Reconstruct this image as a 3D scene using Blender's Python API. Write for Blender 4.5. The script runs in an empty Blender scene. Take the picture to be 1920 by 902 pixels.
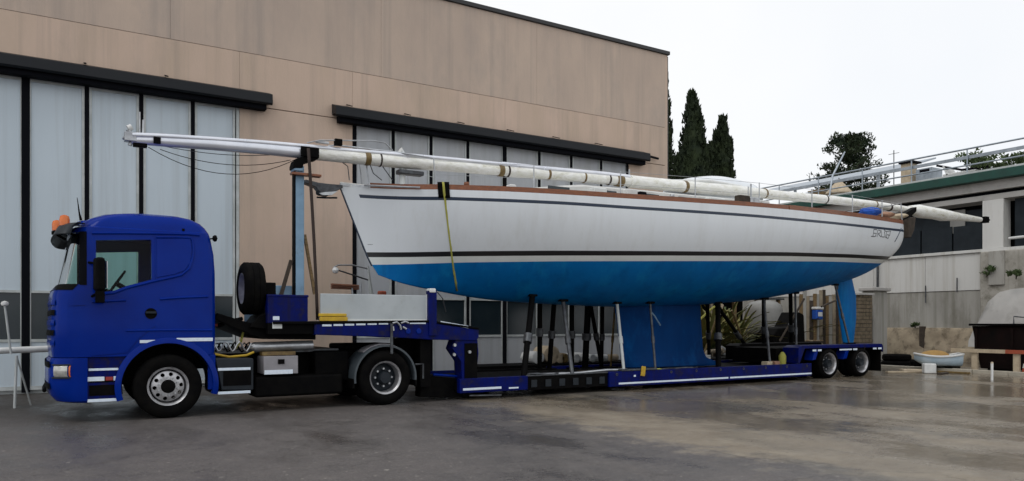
import bpy, bmesh, math, random
from mathutils import Vector, Matrix
random.seed(7)
S = bpy.context.scene
COL = S.collection
# ------------------------------------------------------------------ camera
F, CX, HOR, CH = 1400.0, 960.0, 605.0, 1.5
YAW = math.radians(59)
CA, SA = math.cos(YAW), math.sin(YAW)
cam_d = bpy.data.cameras.new("camera")
cam = bpy.data.objects.new("camera", cam_d); COL.objects.link(cam)
cam.location = (0, 0, CH)
cam.rotation_euler = (math.radians(90), 0, YAW - math.radians(90))
cam_d.sensor_width = 36; cam_d.lens = 36 * F / 1920
cam_d.shift_y = (HOR - 451) / 1920
cam_d.clip_end = 3000
S.camera = cam
# ------------------------------------------------------------------ light
S.view_settings.view_transform = 'Standard'; S.view_settings.look = 'None'
S.view_settings.exposure = 0.38; S.view_settings.gamma = 1
W = bpy.data.worlds.new("World"); S.world = W; W.use_nodes = True
nt = W.node_tree; bg = nt.nodes['Background']
sky = nt.nodes.new('ShaderNodeTexSky'); sky.sky_type = 'NISHITA'; sky.sun_disc = False
SUN_EL, SUN_AZ = math.radians(55), math.radians(250)
sky.sun_elevation = SUN_EL; sky.sun_rotation = SUN_AZ; sky.dust_density = 4
mx = nt.nodes.new('ShaderNodeMix'); mx.data_type = 'RGBA'; mx.inputs[0].default_value = 0.93
nt.links.new(sky.outputs[0], mx.inputs[6])
tc = nt.nodes.new('ShaderNodeTexCoord'); nz = nt.nodes.new('ShaderNodeTexNoise')
nz.inputs['Scale'].default_value = 1.6; nz.inputs['Detail'].default_value = 4
cr = nt.nodes.new('ShaderNodeValToRGB')
cr.color_ramp.elements[0].position = .3; cr.color_ramp.elements[0].color = (7.2, 7.45, 7.8, 1)
cr.color_ramp.elements[1].position = .6; cr.color_ramp.elements[1].color = (8.0, 8.05, 8.1, 1)
nt.links.new(tc.outputs['Generated'], nz.inputs['Vector']); nt.links.new(nz.outputs['Fac'], cr.inputs[0])
nt.links.new(cr.outputs[0], mx.inputs[7]); nt.links.new(mx.outputs[2], bg.inputs['Color'])
bg.inputs['Strength'].default_value = 0.1
sl = bpy.data.lights.new("sun", 'SUN'); sl.energy = 0.5; sl.angle = math.radians(25); sl.color = (1, .97, .93)
so = bpy.data.objects.new("sun", sl); COL.objects.link(so)
sd = Vector((math.cos(SUN_EL) * math.sin(SUN_AZ), math.cos(SUN_EL) * math.cos(SUN_AZ), math.sin(SUN_EL)))
so.rotation_euler = (-sd).to_track_quat('-Z', 'Y').to_euler(); so.location = (0, 0, 30)

# ------------------------------------------------------------------ surveying: a sight line from the camera met with a real plane
def dep(X, Y): return CA * X + SA * Y
def at(px, py, Y):
    k = (px - CX) / F
    X = Y * (CA + SA * k) / (SA - CA * k)
    return Vector((X, Y, CH + (HOR - py) / F * dep(X, Y)))
def atx(px, py, X):
    k = (px - CX) / F
    Y = X * (SA - CA * k) / (CA + SA * k)
    return Vector((X, Y, CH + (HOR - py) / F * dep(X, Y)))
def gr(px, py, z=0):
    d = F * (CH - z) / (py - HOR); l = (px - CX) / F * d
    return Vector((CA * d + SA * l, SA * d - CA * l, z))
def proj(p):
    d = dep(p[0], p[1]); l = SA * p[0] - CA * p[1]
    return CX + F * l / d, HOR - F * (p[2] - CH) / d
def lerp(a, b, t): return a + (b - a) * t
def interp(tab, x):
    if x <= tab[0][0]: return tab[0][1]
    for (a, b), (c, d) in zip(tab, tab[1:]):
        if x <= c: return b + (d - b) * (x - a) / (c - a)
    return tab[-1][1]
def smooth_tab(tab, x):
    if x <= tab[0][0]: return tab[0][1]
    if x >= tab[-1][0]: return tab[-1][1]
    for i in range(len(tab) - 1):
        if x <= tab[i + 1][0]: break
    x0, y0 = tab[i]; x1, y1 = tab[i + 1]
    def sl_(j):
        a = max(0, j - 1); b = min(len(tab) - 1, j + 1)
        return (tab[b][1] - tab[a][1]) / (tab[b][0] - tab[a][0])
    h = x1 - x0; t = (x - x0) / h; m0 = sl_(i) * h; m1 = sl_(i + 1) * h
    return (2*t**3-3*t*t+1)*y0 + (t**3-2*t*t+t)*m0 + (-2*t**3+3*t*t)*y1 + (t**3-t*t)*m1

# ------------------------------------------------------------------ materials
def mat(name, c, rough=.6, metal=0, c2=None, scale=4, stretch=(1, 1, 1), bump=0, bscale=40, coat=0, spec=.5, lo=.35, hi=.65, rvar=0, grime=None, gscale=1.2, gpos=.6, streak=None, sfreq=5, samt=.5):
    m = bpy.data.materials.new(name); m.use_nodes = True
    n = m.node_tree.nodes; L = m.node_tree.links; p = n['Principled BSDF']
    p.inputs['Base Color'].default_value = (*c, 1); p.inputs['Roughness'].default_value = rough
    p.inputs['Metallic'].default_value = metal; p.inputs['Coat Weight'].default_value = coat
    p.inputs['Coat Roughness'].default_value = .08; p.inputs['Specular IOR Level'].default_value = spec
    t = n.new('ShaderNodeTexCoord'); mp = n.new('ShaderNodeMapping'); mp.inputs['Scale'].default_value = stretch
    L.new(t.outputs['Object'], mp.inputs[0])
    if c2 is not None:
        a = n.new('ShaderNodeTexNoise'); a.inputs['Scale'].default_value = scale; a.inputs['Detail'].default_value = 7
        a.inputs['Roughness'].default_value = .6
        r = n.new('ShaderNodeValToRGB'); r.color_ramp.elements[0].position = lo; r.color_ramp.elements[1].position = hi
        r.color_ramp.elements[0].color = (*c, 1); r.color_ramp.elements[1].color = (*c2, 1)
        L.new(mp.outputs[0], a.inputs['Vector']); L.new(a.outputs['Fac'], r.inputs[0])
        out = r.outputs[0]
        if grime is not None:
            g = n.new('ShaderNodeTexNoise'); g.inputs['Scale'].default_value = gscale; g.inputs['Detail'].default_value = 9
            g.inputs['Roughness'].default_value = .7
            gr_ = n.new('ShaderNodeMapRange'); gr_.inputs[1].default_value = gpos - .1; gr_.inputs[2].default_value = gpos + .12
            L.new(mp.outputs[0], g.inputs['Vector']); L.new(g.outputs['Fac'], gr_.inputs[0])
            mm = n.new('ShaderNodeMix'); mm.data_type = 'RGBA'; mm.inputs[7].default_value = (*grime, 1)
            L.new(gr_.outputs[0], mm.inputs[0]); L.new(out, mm.inputs[6]); out = mm.outputs[2]
        if streak is not None:
            ms_ = n.new('ShaderNodeMapping'); ms_.inputs['Scale'].default_value = (sfreq, sfreq, .13 * sfreq / 5); L.new(t.outputs['Object'], ms_.inputs[0])
            sn = n.new('ShaderNodeTexNoise'); sn.inputs['Scale'].default_value = 1; sn.inputs['Detail'].default_value = 8; sn.inputs['Roughness'].default_value = .65; L.new(ms_.outputs[0], sn.inputs['Vector'])
            sr = n.new('ShaderNodeMapRange'); sr.inputs[1].default_value = .50; sr.inputs[2].default_value = .72; sr.inputs[4].default_value = samt; L.new(sn.outputs['Fac'], sr.inputs[0])
            sm_ = n.new('ShaderNodeMix'); sm_.data_type = 'RGBA'; sm_.inputs[7].default_value = (*streak, 1); L.new(sr.outputs[0], sm_.inputs[0]); L.new(out, sm_.inputs[6]); out = sm_.outputs[2]
        L.new(out, p.inputs['Base Color'])
        if rvar:
            q = n.new('ShaderNodeMapRange'); q.inputs[3].default_value = max(.03, rough - rvar); q.inputs[4].default_value = min(1, rough + rvar)
            L.new(a.outputs['Fac'], q.inputs[0]); L.new(q.outputs[0], p.inputs['Roughness'])
    if bump:
        b = n.new('ShaderNodeTexNoise'); b.inputs['Scale'].default_value = bscale; b.inputs['Detail'].default_value = 5
        L.new(mp.outputs[0], b.inputs['Vector'])
        bn = n.new('ShaderNodeBump'); bn.inputs['Strength'].default_value = bump; bn.inputs['Distance'].default_value = .02
        L.new(b.outputs['Fac'], bn.inputs['Height']); L.new(bn.outputs[0], p.inputs['Normal'])
    return m
M = {}
M['tan'] = mat('tan_render', (.60, .455, .365), .85, c2=(.51, .395, .305), scale=.8, stretch=(1, 1, .35), bump=.15, bscale=30, grime=(.45, .36, .29), gscale=.6, gpos=.60, streak=(.36, .29, .24), sfreq=3.5, samt=.55)
M['tan2'] = mat('tan_render_upper', (.55, .435, .35), .85, c2=(.45, .36, .30), scale=.7, stretch=(1, 1, .4), bump=.15, bscale=30, grime=(.40, .335, .29), gscale=.6, gpos=.60, streak=(.33, .28, .245), sfreq=3, samt=.6)
M['door'] = mat('grey_painted_steel', (.56, .64, .70), .5, c2=(.51, .59, .65), scale=.7, stretch=(1, 1, .25), rvar=.1, grime=(.44, .48, .50), gscale=1.2, gpos=.68, streak=(.38, .42, .44), sfreq=5, samt=.45)
M['door2'] = mat('grey_steel_doors', (.46, .48, .50), .5, c2=(.40, .42, .45), scale=.8, stretch=(1, 1, .3), rvar=.1, grime=(.37, .37, .36), gscale=1.3, gpos=.62, streak=(.28, .28, .27), sfreq=5, samt=.5)
M['frame'] = mat('pale_frame', (.55, .58, .58), .5, c2=(.40, .43, .42), scale=3)
M['seam'] = mat('black_rubber_seam', (.003, .0035, .006), .8, spec=.1)
M['hood'] = mat('black_track_hood', (.004, .006, .009), .5, c2=(.010, .012, .015), scale=2.5, stretch=(.3, 1, 1), rvar=.15, bump=.1, bscale=8, spec=.25)
M['darkglass'] = mat('dark_glass', (.012, .022, .028), .18, c2=(.02, .03, .036), scale=1.5)
M['coping'] = mat('dark_coping', (.02, .02, .022), .5)
M['blue'] = mat('blue_truck_paint', (.0001, .021, .235), .18, c2=(.0001, .016, .20), scale=1.5, coat=.11, rvar=.05, spec=.05)
M['blue2'] = mat('blue_trailer_paint', (.0002, .006, .12), .42, c2=(.0002, .004, .075), scale=5, coat=.03, spec=.08, rvar=.12, bump=.06, bscale=20, grime=(.025, .022, .03), gscale=5, gpos=.63, streak=(.012, .01, .012), sfreq=8, samt=.6)
M['black'] = mat('black_chassis', (.0015, .0015, .002), .65, c2=(.004, .0037, .0035), scale=6, spec=.06)
M['plastic'] = mat('dark_grey_plastic', (.012, .017, .022), .5, c2=(.018, .023, .03), scale=5, spec=.25)
M['fender'] = mat('grey_mudguard', (.045, .058, .07), .45, c2=(.06, .075, .085), scale=5, rvar=.1)
M['tyre'] = mat('tyre_rubber', (.0025, .0025, .003), .85, c2=(.006, .0055, .005), scale=7, bump=.2, bscale=60, spec=.06)
M['rim'] = mat('silver_rim', (.55, .55, .57), .35, .6, c2=(.36, .36, .37), scale=8, rvar=.1)
M['steel'] = mat('bare_steel', (.50, .52, .54), .35, .75, c2=(.33, .34, .36), scale=5, rvar=.12)
M['steeld'] = mat('dull_steel', (.10, .11, .12), .45, .6, c2=(.05, .05, .055), scale=9)
M['greybox'] = mat('grey_box', (.30, .29, .31), .5, c2=(.22, .215, .23), scale=3)
M['refl'] = mat('reflective_tape', (.78, .86, .95), .35, c2=(.66, .76, .88), scale=20)
M['board'] = mat('grey_white_board', (.46, .50, .52), .5, c2=(.40, .44, .46), scale=2, grime=(.36, .38, .38), gscale=4, gpos=.66)
M['gel'] = mat('white_gelcoat', (.74, .78, .82), .25, c2=(.71, .75, .79), scale=.9, stretch=(1, 1, .4), coat=.35, spec=.4, grime=(.66, .69, .70), gscale=2.5, gpos=.68, streak=(.54, .55, .54), sfreq=4, samt=.28)
M['gelw'] = mat('white_line', (.72, .75, .74), .35, c2=(.66, .69, .68), scale=3)
M['blackline'] = mat('black_stripe', (.006, .007, .010), .3)
M['navy'] = mat('navy_stripe', (.012, .026, .055), .3)
M['anti'] = mat('blue_antifouling', (.0005, .15, .45), .5, c2=(.0005, .12, .37), scale=1.1, stretch=(1, 1, .5), bump=.08, bscale=12, grime=(.006, .20, .47), gscale=1.6, gpos=.60, spec=.12, streak=(.001, .06, .2), sfreq=3, samt=.5)
M['keelshade'] = mat('shaded_keel_antifouling', (.0003, .040, .16), .55, c2=(.0003, .028, .12), scale=1.4, stretch=(1, 1, .5), bump=.1, bscale=12, grime=(.001, .07, .24), gscale=2, gpos=.64, spec=.06)  # darker copy of the bottom paint, hull's shade put into the colour
M['teak'] = mat('varnished_teak', (.25, .07, .014), .5, c2=(.11, .030, .008), scale=5, stretch=(1, 6, 6), coat=.3, lo=.3, hi=.75)
M['deck'] = mat('white_deck', (.62, .62, .60), .6, c2=(.5, .5, .48), scale=3)
M['alu'] = mat('bright_aluminium', (.80, .82, .88), .25, .45, c2=(.66, .69, .76), scale=2, rvar=.1)
M['wrap'] = mat('cream_plastic_wrap', (.90, .90, .88), .3, c2=(.74, .74, .66), scale=3, stretch=(1.5, 3, 3), bump=.7, bscale=7, coat=.4, grime=(.42, .38, .24), gscale=2.2, gpos=.64)
M['tape'] = mat('brown_tape', (.22, .15, .045), .5, c2=(.10, .06, .025), scale=14)
M['ltblue'] = mat('pale_blue_paint', (.22, .36, .50), .5, c2=(.17, .29, .41), scale=4, grime=(.13, .17, .2), gscale=7, gpos=.66)
M['ochre'] = mat('ochre_cover', (.42, .25, .07), .7, c2=(.30, .17, .05), scale=4)
M['wood'] = mat('weathered_wood', (.24, .16, .07), .8, c2=(.12, .075, .035), scale=6, stretch=(1, 5, 5))
M['yellow'] = mat('yellow_paint', (.60, .40, .015), .5, c2=(.42, .25, .02), scale=5)
M['strap'] = mat('yellow_webbing', (.42, .40, .06), .8, c2=(.33, .33, .08), scale=30)
M['brownstrap'] = mat('brown_webbing', (.035, .022, .018), .8)
M['orange'] = mat('orange_lens', (.75, .16, .006), .2, c2=(.62, .12, .005), scale=10, coat=.5)
M['red'] = mat('red_plastic', (.30, .025, .02), .5)
M['lamp'] = mat('headlamp_glass', (.55, .54, .50), .12, .3, c2=(.32, .32, .30), scale=14, coat=1)
M['concrete'] = mat('pale_concrete', (.46, .45, .43), .85, c2=(.38, .37, .355), scale=1.1, bump=.15, bscale=20, grime=(.28, .27, .25), gscale=1.4, gpos=.62)
M['concrete2'] = mat('stained_concrete', (.40, .39, .36), .9, c2=(.30, .29, .265), scale=.9, stretch=(1, 1, .35), bump=.3, bscale=10, grime=(.19, .18, .15), gscale=1.3, gpos=.60, streak=(.13, .125, .09), sfreq=4, samt=.7)
M['earthy'] = mat('crumbling_render', (.38, .32, .23), .95, c2=(.26, .21, .15), scale=1.6, bump=.7, bscale=5, grime=(.07, .055, .035), gscale=2.2, gpos=.60)
M['roughw'] = mat('rough_grey_wall', (.42, .40, .36), .95, c2=(.30, .285, .25), scale=1.6, bump=.8, bscale=4, grime=(.14, .13, .10), gscale=2.4, gpos=.60, streak=(.15, .14, .11), sfreq=4, samt=.8)
M['panelw'] = mat('white_wall_panel', (.64, .64, .62), .75, c2=(.58, .58, .56), scale=.8, stretch=(1, 1, .3), grime=(.5, .49, .46), gscale=2, gpos=.64, streak=(.38, .36, .31), sfreq=4, samt=.6)
M['green'] = mat('green_fascia', (.004, .065, .048), .4, c2=(.004, .045, .035), scale=3)
M['galv'] = mat('galvanised_rail', (.38, .43, .48), .4, .4, c2=(.26, .30, .34), scale=4)
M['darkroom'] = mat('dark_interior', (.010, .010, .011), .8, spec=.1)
M['slate'] = mat('blue_grey_boards', (.016, .023, .030), .6, c2=(.009, .014, .019), scale=2, spec=.25)
M['cypress'] = mat('cypress_foliage', (.010, .017, .009), .8, c2=(.026, .038, .014), scale=1.3, spec=.2)
M['pine'] = mat('pine_foliage', (.014, .026, .016), .8, c2=(.04, .055, .024), scale=1.2, spec=.2)
M['bush'] = mat('bush_foliage', (.05, .085, .03), .8, c2=(.10, .13, .06), scale=3, spec=.2)
M['frond'] = mat('yellowing_fronds', (.055, .085, .018), .7, c2=(.22, .18, .05), scale=2)
M['bark'] = mat('bark', (.035, .027, .02), .9, c2=(.06, .045, .033), scale=9, bump=.5, bscale=20)
M['kerbst'] = mat('pale_kerb', (.48, .44, .36), .85, c2=(.36, .33, .27), scale=3, bump=.3)
M['brick'] = mat('old_brick', (.19, .15, .10), .9, c2=(.11, .085, .055), scale=7, bump=.4, bscale=20)
M['mortar'] = mat('dark_mortar', (.05, .045, .035), .95)
M['whitep'] = mat('white_paint', (.72, .73, .72), .5, c2=(.6, .61, .6), scale=4)
M['cream'] = mat('cream_canvas', (.55, .46, .33), .8, c2=(.42, .34, .24), scale=6)
M['bluecloth'] = mat('blue_cloth', (.01, .09, .45), .8, c2=(.006, .05, .3), scale=9, bump=.5, bscale=12)
M['skin'] = mat('brown_cushion', (.38, .22, .14), .7, c2=(.26, .13, .08), scale=8)
M['rust'] = mat('rusty_skip', (.003, .0025, .0025), .7, c2=(.010, .004, .0035), scale=1.6, spec=.1)
M['tank'] = mat('grey_plastic_tank', (.25, .25, .24), .5, c2=(.20, .20, .19), scale=2)
M['navycan'] = mat('pale_blue_hull', (.50, .60, .68), .35, c2=(.38, .50, .60), scale=3)
M['redwhite'] = mat('red_paint', (.42, .07, .03), .6, c2=(.30, .08, .04), scale=9)

def glass(name, tint, refl=.12):
    m = bpy.data.materials.new(name); m.use_nodes = True
    n = m.node_tree.nodes; L = m.node_tree.links; n.remove(n['Principled BSDF'])
    o = n['Material Output']; t = n.new('ShaderNodeBsdfTransparent'); t.inputs[0].default_value = (*tint, 1)
    g = n.new('ShaderNodeBsdfGlossy'); g.inputs['Roughness'].default_value = .03
    f = n.new('ShaderNodeFresnel'); f.inputs[0].default_value = 1.22
    a = n.new('ShaderNodeMixShader'); L.new(f.outputs[0], a.inputs[0]); L.new(t.outputs[0], a.inputs[1]); L.new(g.outputs[0], a.inputs[2])
    L.new(a.outputs[0], o.inputs[0]); return m
M['glass'] = glass('cab_glass', (.55, .72, .68))

def ground_mat():
    m = bpy.data.materials.new('wet_yard_surface'); m.use_nodes = True
    n = m.node_tree.nodes; L = m.node_tree.links; p = n['Principled BSDF']
    g = n.new('ShaderNodeNewGeometry')
    def noise(scale, det=6, rough=.6, vec=None):
        a = n.new('ShaderNodeTexNoise'); a.inputs['Scale'].default_value = scale; a.inputs['Detail'].default_value = det
        a.inputs['Roughness'].default_value = rough; L.new(vec or g.outputs['Position'], a.inputs['Vector']); return a.outputs['Fac']
    def rng(src, a, b, c=0, d=1):
        q = n.new('ShaderNodeMapRange'); q.inputs[1].default_value = a; q.inputs[2].default_value = b
        q.inputs[3].default_value = c; q.inputs[4].default_value = d; L.new(src, q.inputs[0]); return q.outputs[0]
    def mth(op, a, b):
        q = n.new('ShaderNodeMath'); q.operation = op
        for i, v in enumerate((a, b)):
            if isinstance(v, (int, float)): q.inputs[i].default_value = v
            else: L.new(v, q.inputs[i])
        return q.outputs[0]
    def mix(f, a, b):
        q = n.new('ShaderNodeMix'); q.data_type = 'RGBA'; L.new(f, q.inputs[0])
        for i, v in ((6, a), (7, b)):
            if isinstance(v, tuple): q.inputs[i].default_value = (*v, 1)
            else: L.new(v, q.inputs[i])
        return q.outputs[2]
    sp = n.new('ShaderNodeSeparateXYZ'); L.new(g.outputs['Position'], sp.inputs[0])
    big = noise(.35, 5); mid = noise(1.3, 8, .7); fine = noise(38, 4, .7); grit = noise(9, 8, .8)
    # the concrete apron starts at x = 6.4 m, its edge crumbled
    xe = mth('ADD', sp.outputs[0], mth('MULTIPLY', mth('SUBTRACT', mid, .5), 3.2))
    apron = rng(xe, 6.15, 6.75)
    def crack(scale, w, dist):
        vo = n.new('ShaderNodeTexVoronoi'); vo.feature = 'DISTANCE_TO_EDGE'; vo.inputs['Scale'].default_value = scale
        nv = n.new('ShaderNodeTexNoise'); nv.inputs['Scale'].default_value = 2.2; nv.inputs['Detail'].default_value = 6; L.new(g.outputs['Position'], nv.inputs['Vector'])
        sc = n.new('ShaderNodeVectorMath'); sc.operation = 'SCALE'; sc.inputs['Scale'].default_value = dist; L.new(nv.outputs['Color'], sc.inputs[0])
        ad = n.new('ShaderNodeVectorMath'); ad.operation = 'ADD'; L.new(g.outputs['Position'], ad.inputs[0]); L.new(sc.outputs[0], ad.inputs[1])
        L.new(ad.outputs[0], vo.inputs['Vector']); return rng(vo.outputs['Distance'], 0, w, 1, 0)
    cr1 = mth('MULTIPLY', crack(.33, .012, .9), rng(big, .42, .5)); cr2 = mth('MULTIPLY', crack(1.1, .02, .5), rng(mid, .56, .62))
    asph = mix(rng(mid, .3, .7), (.080, .072, .070), (.122, .108, .103))
    asph = mix(rng(fine, .52, .68), asph, (.175, .165, .155))
    asph = mix(rng(grit, .62, .70), asph, (.050, .044, .042))
    conc = mix(rng(mid, .35, .65), (.18, .145, .105), (.27, .23, .175))
    conc = mix(rng(grit, .60, .70), conc, (.09, .08, .062))
    conc = mix(rng(big, .52, .62), conc, (.125, .112, .095))
    col = mix(apron, asph, conc)
    mpb = n.new('ShaderNodeMapping'); mpb.inputs['Scale'].default_value = (3, 9, 1); mpb.inputs['Rotation'].default_value = (0, 0, -.55); L.new(g.outputs['Position'], mpb.inputs[0])
    sc2 = noise(1.5, 10, .8, mpb.outputs[0]); col = mix(mth('MULTIPLY', rng(sc2, .56, .66), .55), col, (.25, .23, .20)); col = mix(mth('MULTIPLY', rng(sc2, .43, .34), .6), col, (.05, .043, .036))
    speck = noise(14, 3, .5); col = mix(mth('MULTIPLY', rng(speck, .68, .72), .7), col, (.40, .37, .33)); col = mix(mth('MULTIPLY', rng(speck, .32, .28), .8), col, (.025, .02, .017))
    edge = mth('MULTIPLY', rng(xe, 6.2, 6.45), rng(xe, 6.8, 6.5)); col = mix(mth('MULTIPLY', edge, rng(grit, .50, .62)), col, (.24, .22, .19))
    col = mix(mth('MULTIPLY', mth('MAXIMUM', cr1, cr2), .4), col, (.03, .026, .022))
    mpa = n.new('ShaderNodeMapping'); mpa.inputs['Scale'].default_value = (1.2, 5, 1); mpa.inputs['Rotation'].default_value = (0, 0, -.6); L.new(g.outputs['Position'], mpa.inputs[0])
    sc1 = noise(1.3, 9, .75, mpa.outputs[0]); col = mix(mth('MULTIPLY', rng(sc1, .58, .72), .5), col, (.26, .24, .21)); col = mix(mth('MULTIPLY', rng(sc1, .42, .30), .5), col, (.045, .038, .033))
    # dirt below the building wall, its near part painted shade under the truck
    dirt_shade = rng(mth('ADD', sp.outputs[1], mth('MULTIPLY', mid, 2.5)), 13.6, 17.0)
    col = mix(dirt_shade, col, (.045, .038, .032))
    L.new(col, p.inputs['Base Color'])
    mp = n.new('ShaderNodeMapping'); mp.inputs['Scale'].default_value = (1, .45, 1); mp.inputs['Rotation'].default_value = (0, 0, .5)
    L.new(g.outputs['Position'], mp.inputs[0])
    pn = noise(.55, 7, .62, mp.outputs[0])
    wetx = rng(sp.outputs[0], 4, 14, 0, .15)
    pud = rng(mth('ADD', pn, wetx), .46, .66)
    rough = mth('SUBTRACT', .58, mth('MULTIPLY', pud, .47))
    rough = mth('ADD', rough, mth('ADD', mth('MULTIPLY', mth('SUBTRACT', grit, .5), .3), mth('MULTIPLY', mth('SUBTRACT', sc2, .5), .6)))
    L.new(rough, p.inputs['Roughness']); p.inputs['Specular IOR Level'].default_value = .4
    wet = n.new('ShaderNodeMix'); wet.data_type = 'RGBA'; wet.blend_type = 'MULTIPLY'
    L.new(mth('MULTIPLY', pud, .35), wet.inputs[0]); L.new(col, wet.inputs[6]); wet.inputs[7].default_value = (.35, .35, .35, 1)
    L.new(wet.outputs[2], p.inputs['Base Color'])
    bn = n.new('ShaderNodeBump'); bn.inputs['Distance'].default_value = .03
    L.new(mth('SUBTRACT', .55, mth('MULTIPLY', pud, .45)), bn.inputs['Strength'])
    L.new(mth('ADD', mth('MULTIPLY', fine, .35), mth('ADD', grit, mid)), bn.inputs['Height']); L.new(bn.outputs[0], p.inputs['Normal'])
    return m
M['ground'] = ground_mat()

# ------------------------------------------------------------------ mesh builder
def org(o):
    v = Vector((0, 0, 0))
    while o: v += o.location; o = o.parent
    return v
class MB:
    def __init__(s): s.v = []; s.f = []; s.m = []
    def add(s, vs, fs, mi=0):
        k = len(s.v); s.v += [tuple(v) for v in vs]
        for f in fs: s.f.append([i + k for i in f]); s.m.append(mi)
        return s
    def box(s, x0, y0, z0, x1, y1, z1, mi=0):
        vs = [(x, y, z) for x in (x0, x1) for y in (y0, y1) for z in (z0, z1)]
        return s.add(vs, [(0,1,3,2), (4,6,7,5), (0,4,5,1), (2,3,7,6), (0,2,6,4), (1,5,7,3)], mi)
    def obb(s, c, size, rot=None, mi=0):
        R = rot or Matrix.Identity(3); c = Vector(c); h = Vector(size) / 2
        vs = [c + R @ Vector((a * h.x, b * h.y, d * h.z)) for a in (-1, 1) for b in (-1, 1) for d in (-1, 1)]
        return s.add(vs, [(0,1,3,2), (4,6,7,5), (0,4,5,1), (2,3,7,6), (0,2,6,4), (1,5,7,3)], mi)
    def beam(s, a, b, w, h, mi=0):
        a, b = Vector(a), Vector(b); d = (b - a); l = d.length; d.normalize()
        up = Vector((0, 0, 1)) if abs(d.z) < .95 else Vector((0, 1, 0))
        sx = d.cross(up).normalized(); u = sx.cross(d)
        return s.obb((a + b) / 2, (l, w, h), Matrix((d, sx, u)).transposed(), mi)
    def tube(s, pts, r, n=8, mi=0, sq=1):
        pts = [Vector(p) for p in pts]; N = len(pts)
        rs = r if isinstance(r, (list, tuple)) else [r] * N
        vs, fs = [], []
        prev = None
        for i, p in enumerate(pts):
            d = (pts[min(i + 1, N - 1)] - pts[max(i - 1, 0)]).normalized()
            if prev is None:
                up = Vector((0, 0, 1)) if abs(d.z) < .9 else Vector((0, 1, 0)); a = d.cross(up).normalized()
            else: a = (prev - d * prev.dot(d)).normalized()
            prev = a; b = a.cross(d)
            for j in range(n):
                t = 2 * math.pi * j / n
                vs.append(p + a * math.cos(t) * rs[i] + b * math.sin(t) * rs[i] * sq)
        for i in range(N - 1):
            for j in range(n):
                fs.append((i*n+j, i*n+(j+1) % n, (i+1)*n+(j+1) % n, (i+1)*n+j))
        fs.append(tuple(range(n))); fs.append(tuple(reversed(range((N-1)*n, N*n))))
        return s.add(vs, fs, mi)
    def prism(s, poly, y0, y1, mi=0, axis='y'):
        n = len(poly)
        def P(a, b, t): return {'y': (a, t, b), 'x': (t, a, b), 'z': (a, b, t)}[axis]
        vs = [P(a, b, y0) for a, b in poly] + [P(a, b, y1) for a, b in poly]
        fs = [tuple(range(n)), tuple(reversed(range(n, 2*n)))] + [(i, (i+1) % n, n+(i+1) % n, n+i) for i in range(n)]
        return s.add(vs, fs, mi)
    def lathe(s, prof, c, axis='y', n=32, mi=0, closed=True, a0=0, a1=2*math.pi):
        c = Vector(c); full = abs(a1 - a0 - 2*math.pi) < 1e-6
        K = n if full else n + 1; P = len(prof); vs = []
        for j in range(K):
            t = a0 + (a1 - a0) * j / n
            for r, h in prof:
                u, w = r * math.cos(t), r * math.sin(t)
                vs.append(c + Vector({'y': (u, h, w), 'x': (h, u, w), 'z': (u, w, h)}[axis]))
        fs = []
        Q = P if closed else P - 1
        for j in range(n):
            j2 = (j + 1) % K
            for i in range(Q):
                i2 = (i + 1) % P
                fs.append((j*P+i, j*P+i2, j2*P+i2, j2*P+i))
        if not full and closed: fs += [tuple(range(P)), tuple(reversed(range((K-1)*P, K*P)))]
        return s.add(vs, fs, mi)
    def grid(s, rows, mi=0, mfun=None, wrap=False):
        R, C = len(rows), len(rows[0]); k = len(s.v)
        for r in rows: s.v += [tuple(p) for p in r]
        for i in range(R - 1):
            for j in range(C if wrap else C - 1):
                j2 = (j + 1) % C
                s.f.append([k+i*C+j, k+i*C+j2, k+(i+1)*C+j2, k+(i+1)*C+j]); s.m.append(mfun(i, j) if mfun else mi)
        return s
    def mesh(s, name, off=Vector((0, 0, 0)), recalc=True, merge=False):
        me = bpy.data.meshes.new(name)
        me.from_pydata([(a-off.x, b-off.y, c-off.z) for a, b, c in s.v], [], s.f)
        me.polygons.foreach_set('material_index', s.m)
        if recalc or merge:
            bm = bmesh.new(); bm.from_mesh(me)
            if merge: bmesh.ops.remove_doubles(bm, verts=bm.verts, dist=1e-5)
            if recalc: bmesh.ops.recalc_face_normals(bm, faces=bm.faces)
            bm.to_mesh(me); bm.free()
        return me
    def build(s, name, m, parent=None, bevel=0, smooth=True, recalc=True, loc=None, merge=False, ang=38):
        if parent is not None: off = org(parent) + (Vector(loc) if loc is not None else Vector())
        elif loc is not None: off = Vector(loc)
        else:
            xs = [v[0] for v in s.v]; ys = [v[1] for v in s.v]; zs = [v[2] for v in s.v]
            off = Vector(((min(xs)+max(xs))/2, (min(ys)+max(ys))/2, min(zs)))
        me = s.mesh(name, off, recalc, merge)
        return link(name, me, m, parent, off - (org(parent) if parent else Vector()), bevel, smooth, ang)
def link(name, me, m, parent, loc, bevel=0, smooth=True, ang=38):
    o = bpy.data.objects.new(name, me); COL.objects.link(o)
    for q in (m if isinstance(m, (list, tuple)) else [m]): me.materials.append(M[q])
    o.location = loc
    if parent: o.parent = parent
    if smooth:
        me.shade_smooth()
        if not bevel: me.set_sharp_from_angle(angle=math.radians(ang))
    if bevel:
        b = o.modifiers.new('bevel', 'BEVEL'); b.width = bevel; b.segments = 2; b.limit_method = 'ANGLE'; b.angle_limit = math.radians(35)
        b.harden_normals = True
    return o
def thing(name, label, cat, loc=(0, 0, 0), group=None):
    o = bpy.data.objects.new(name, None); COL.objects.link(o); o.location = loc
    o.empty_display_size = .2
    return tag(o, label, cat, group)
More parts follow.
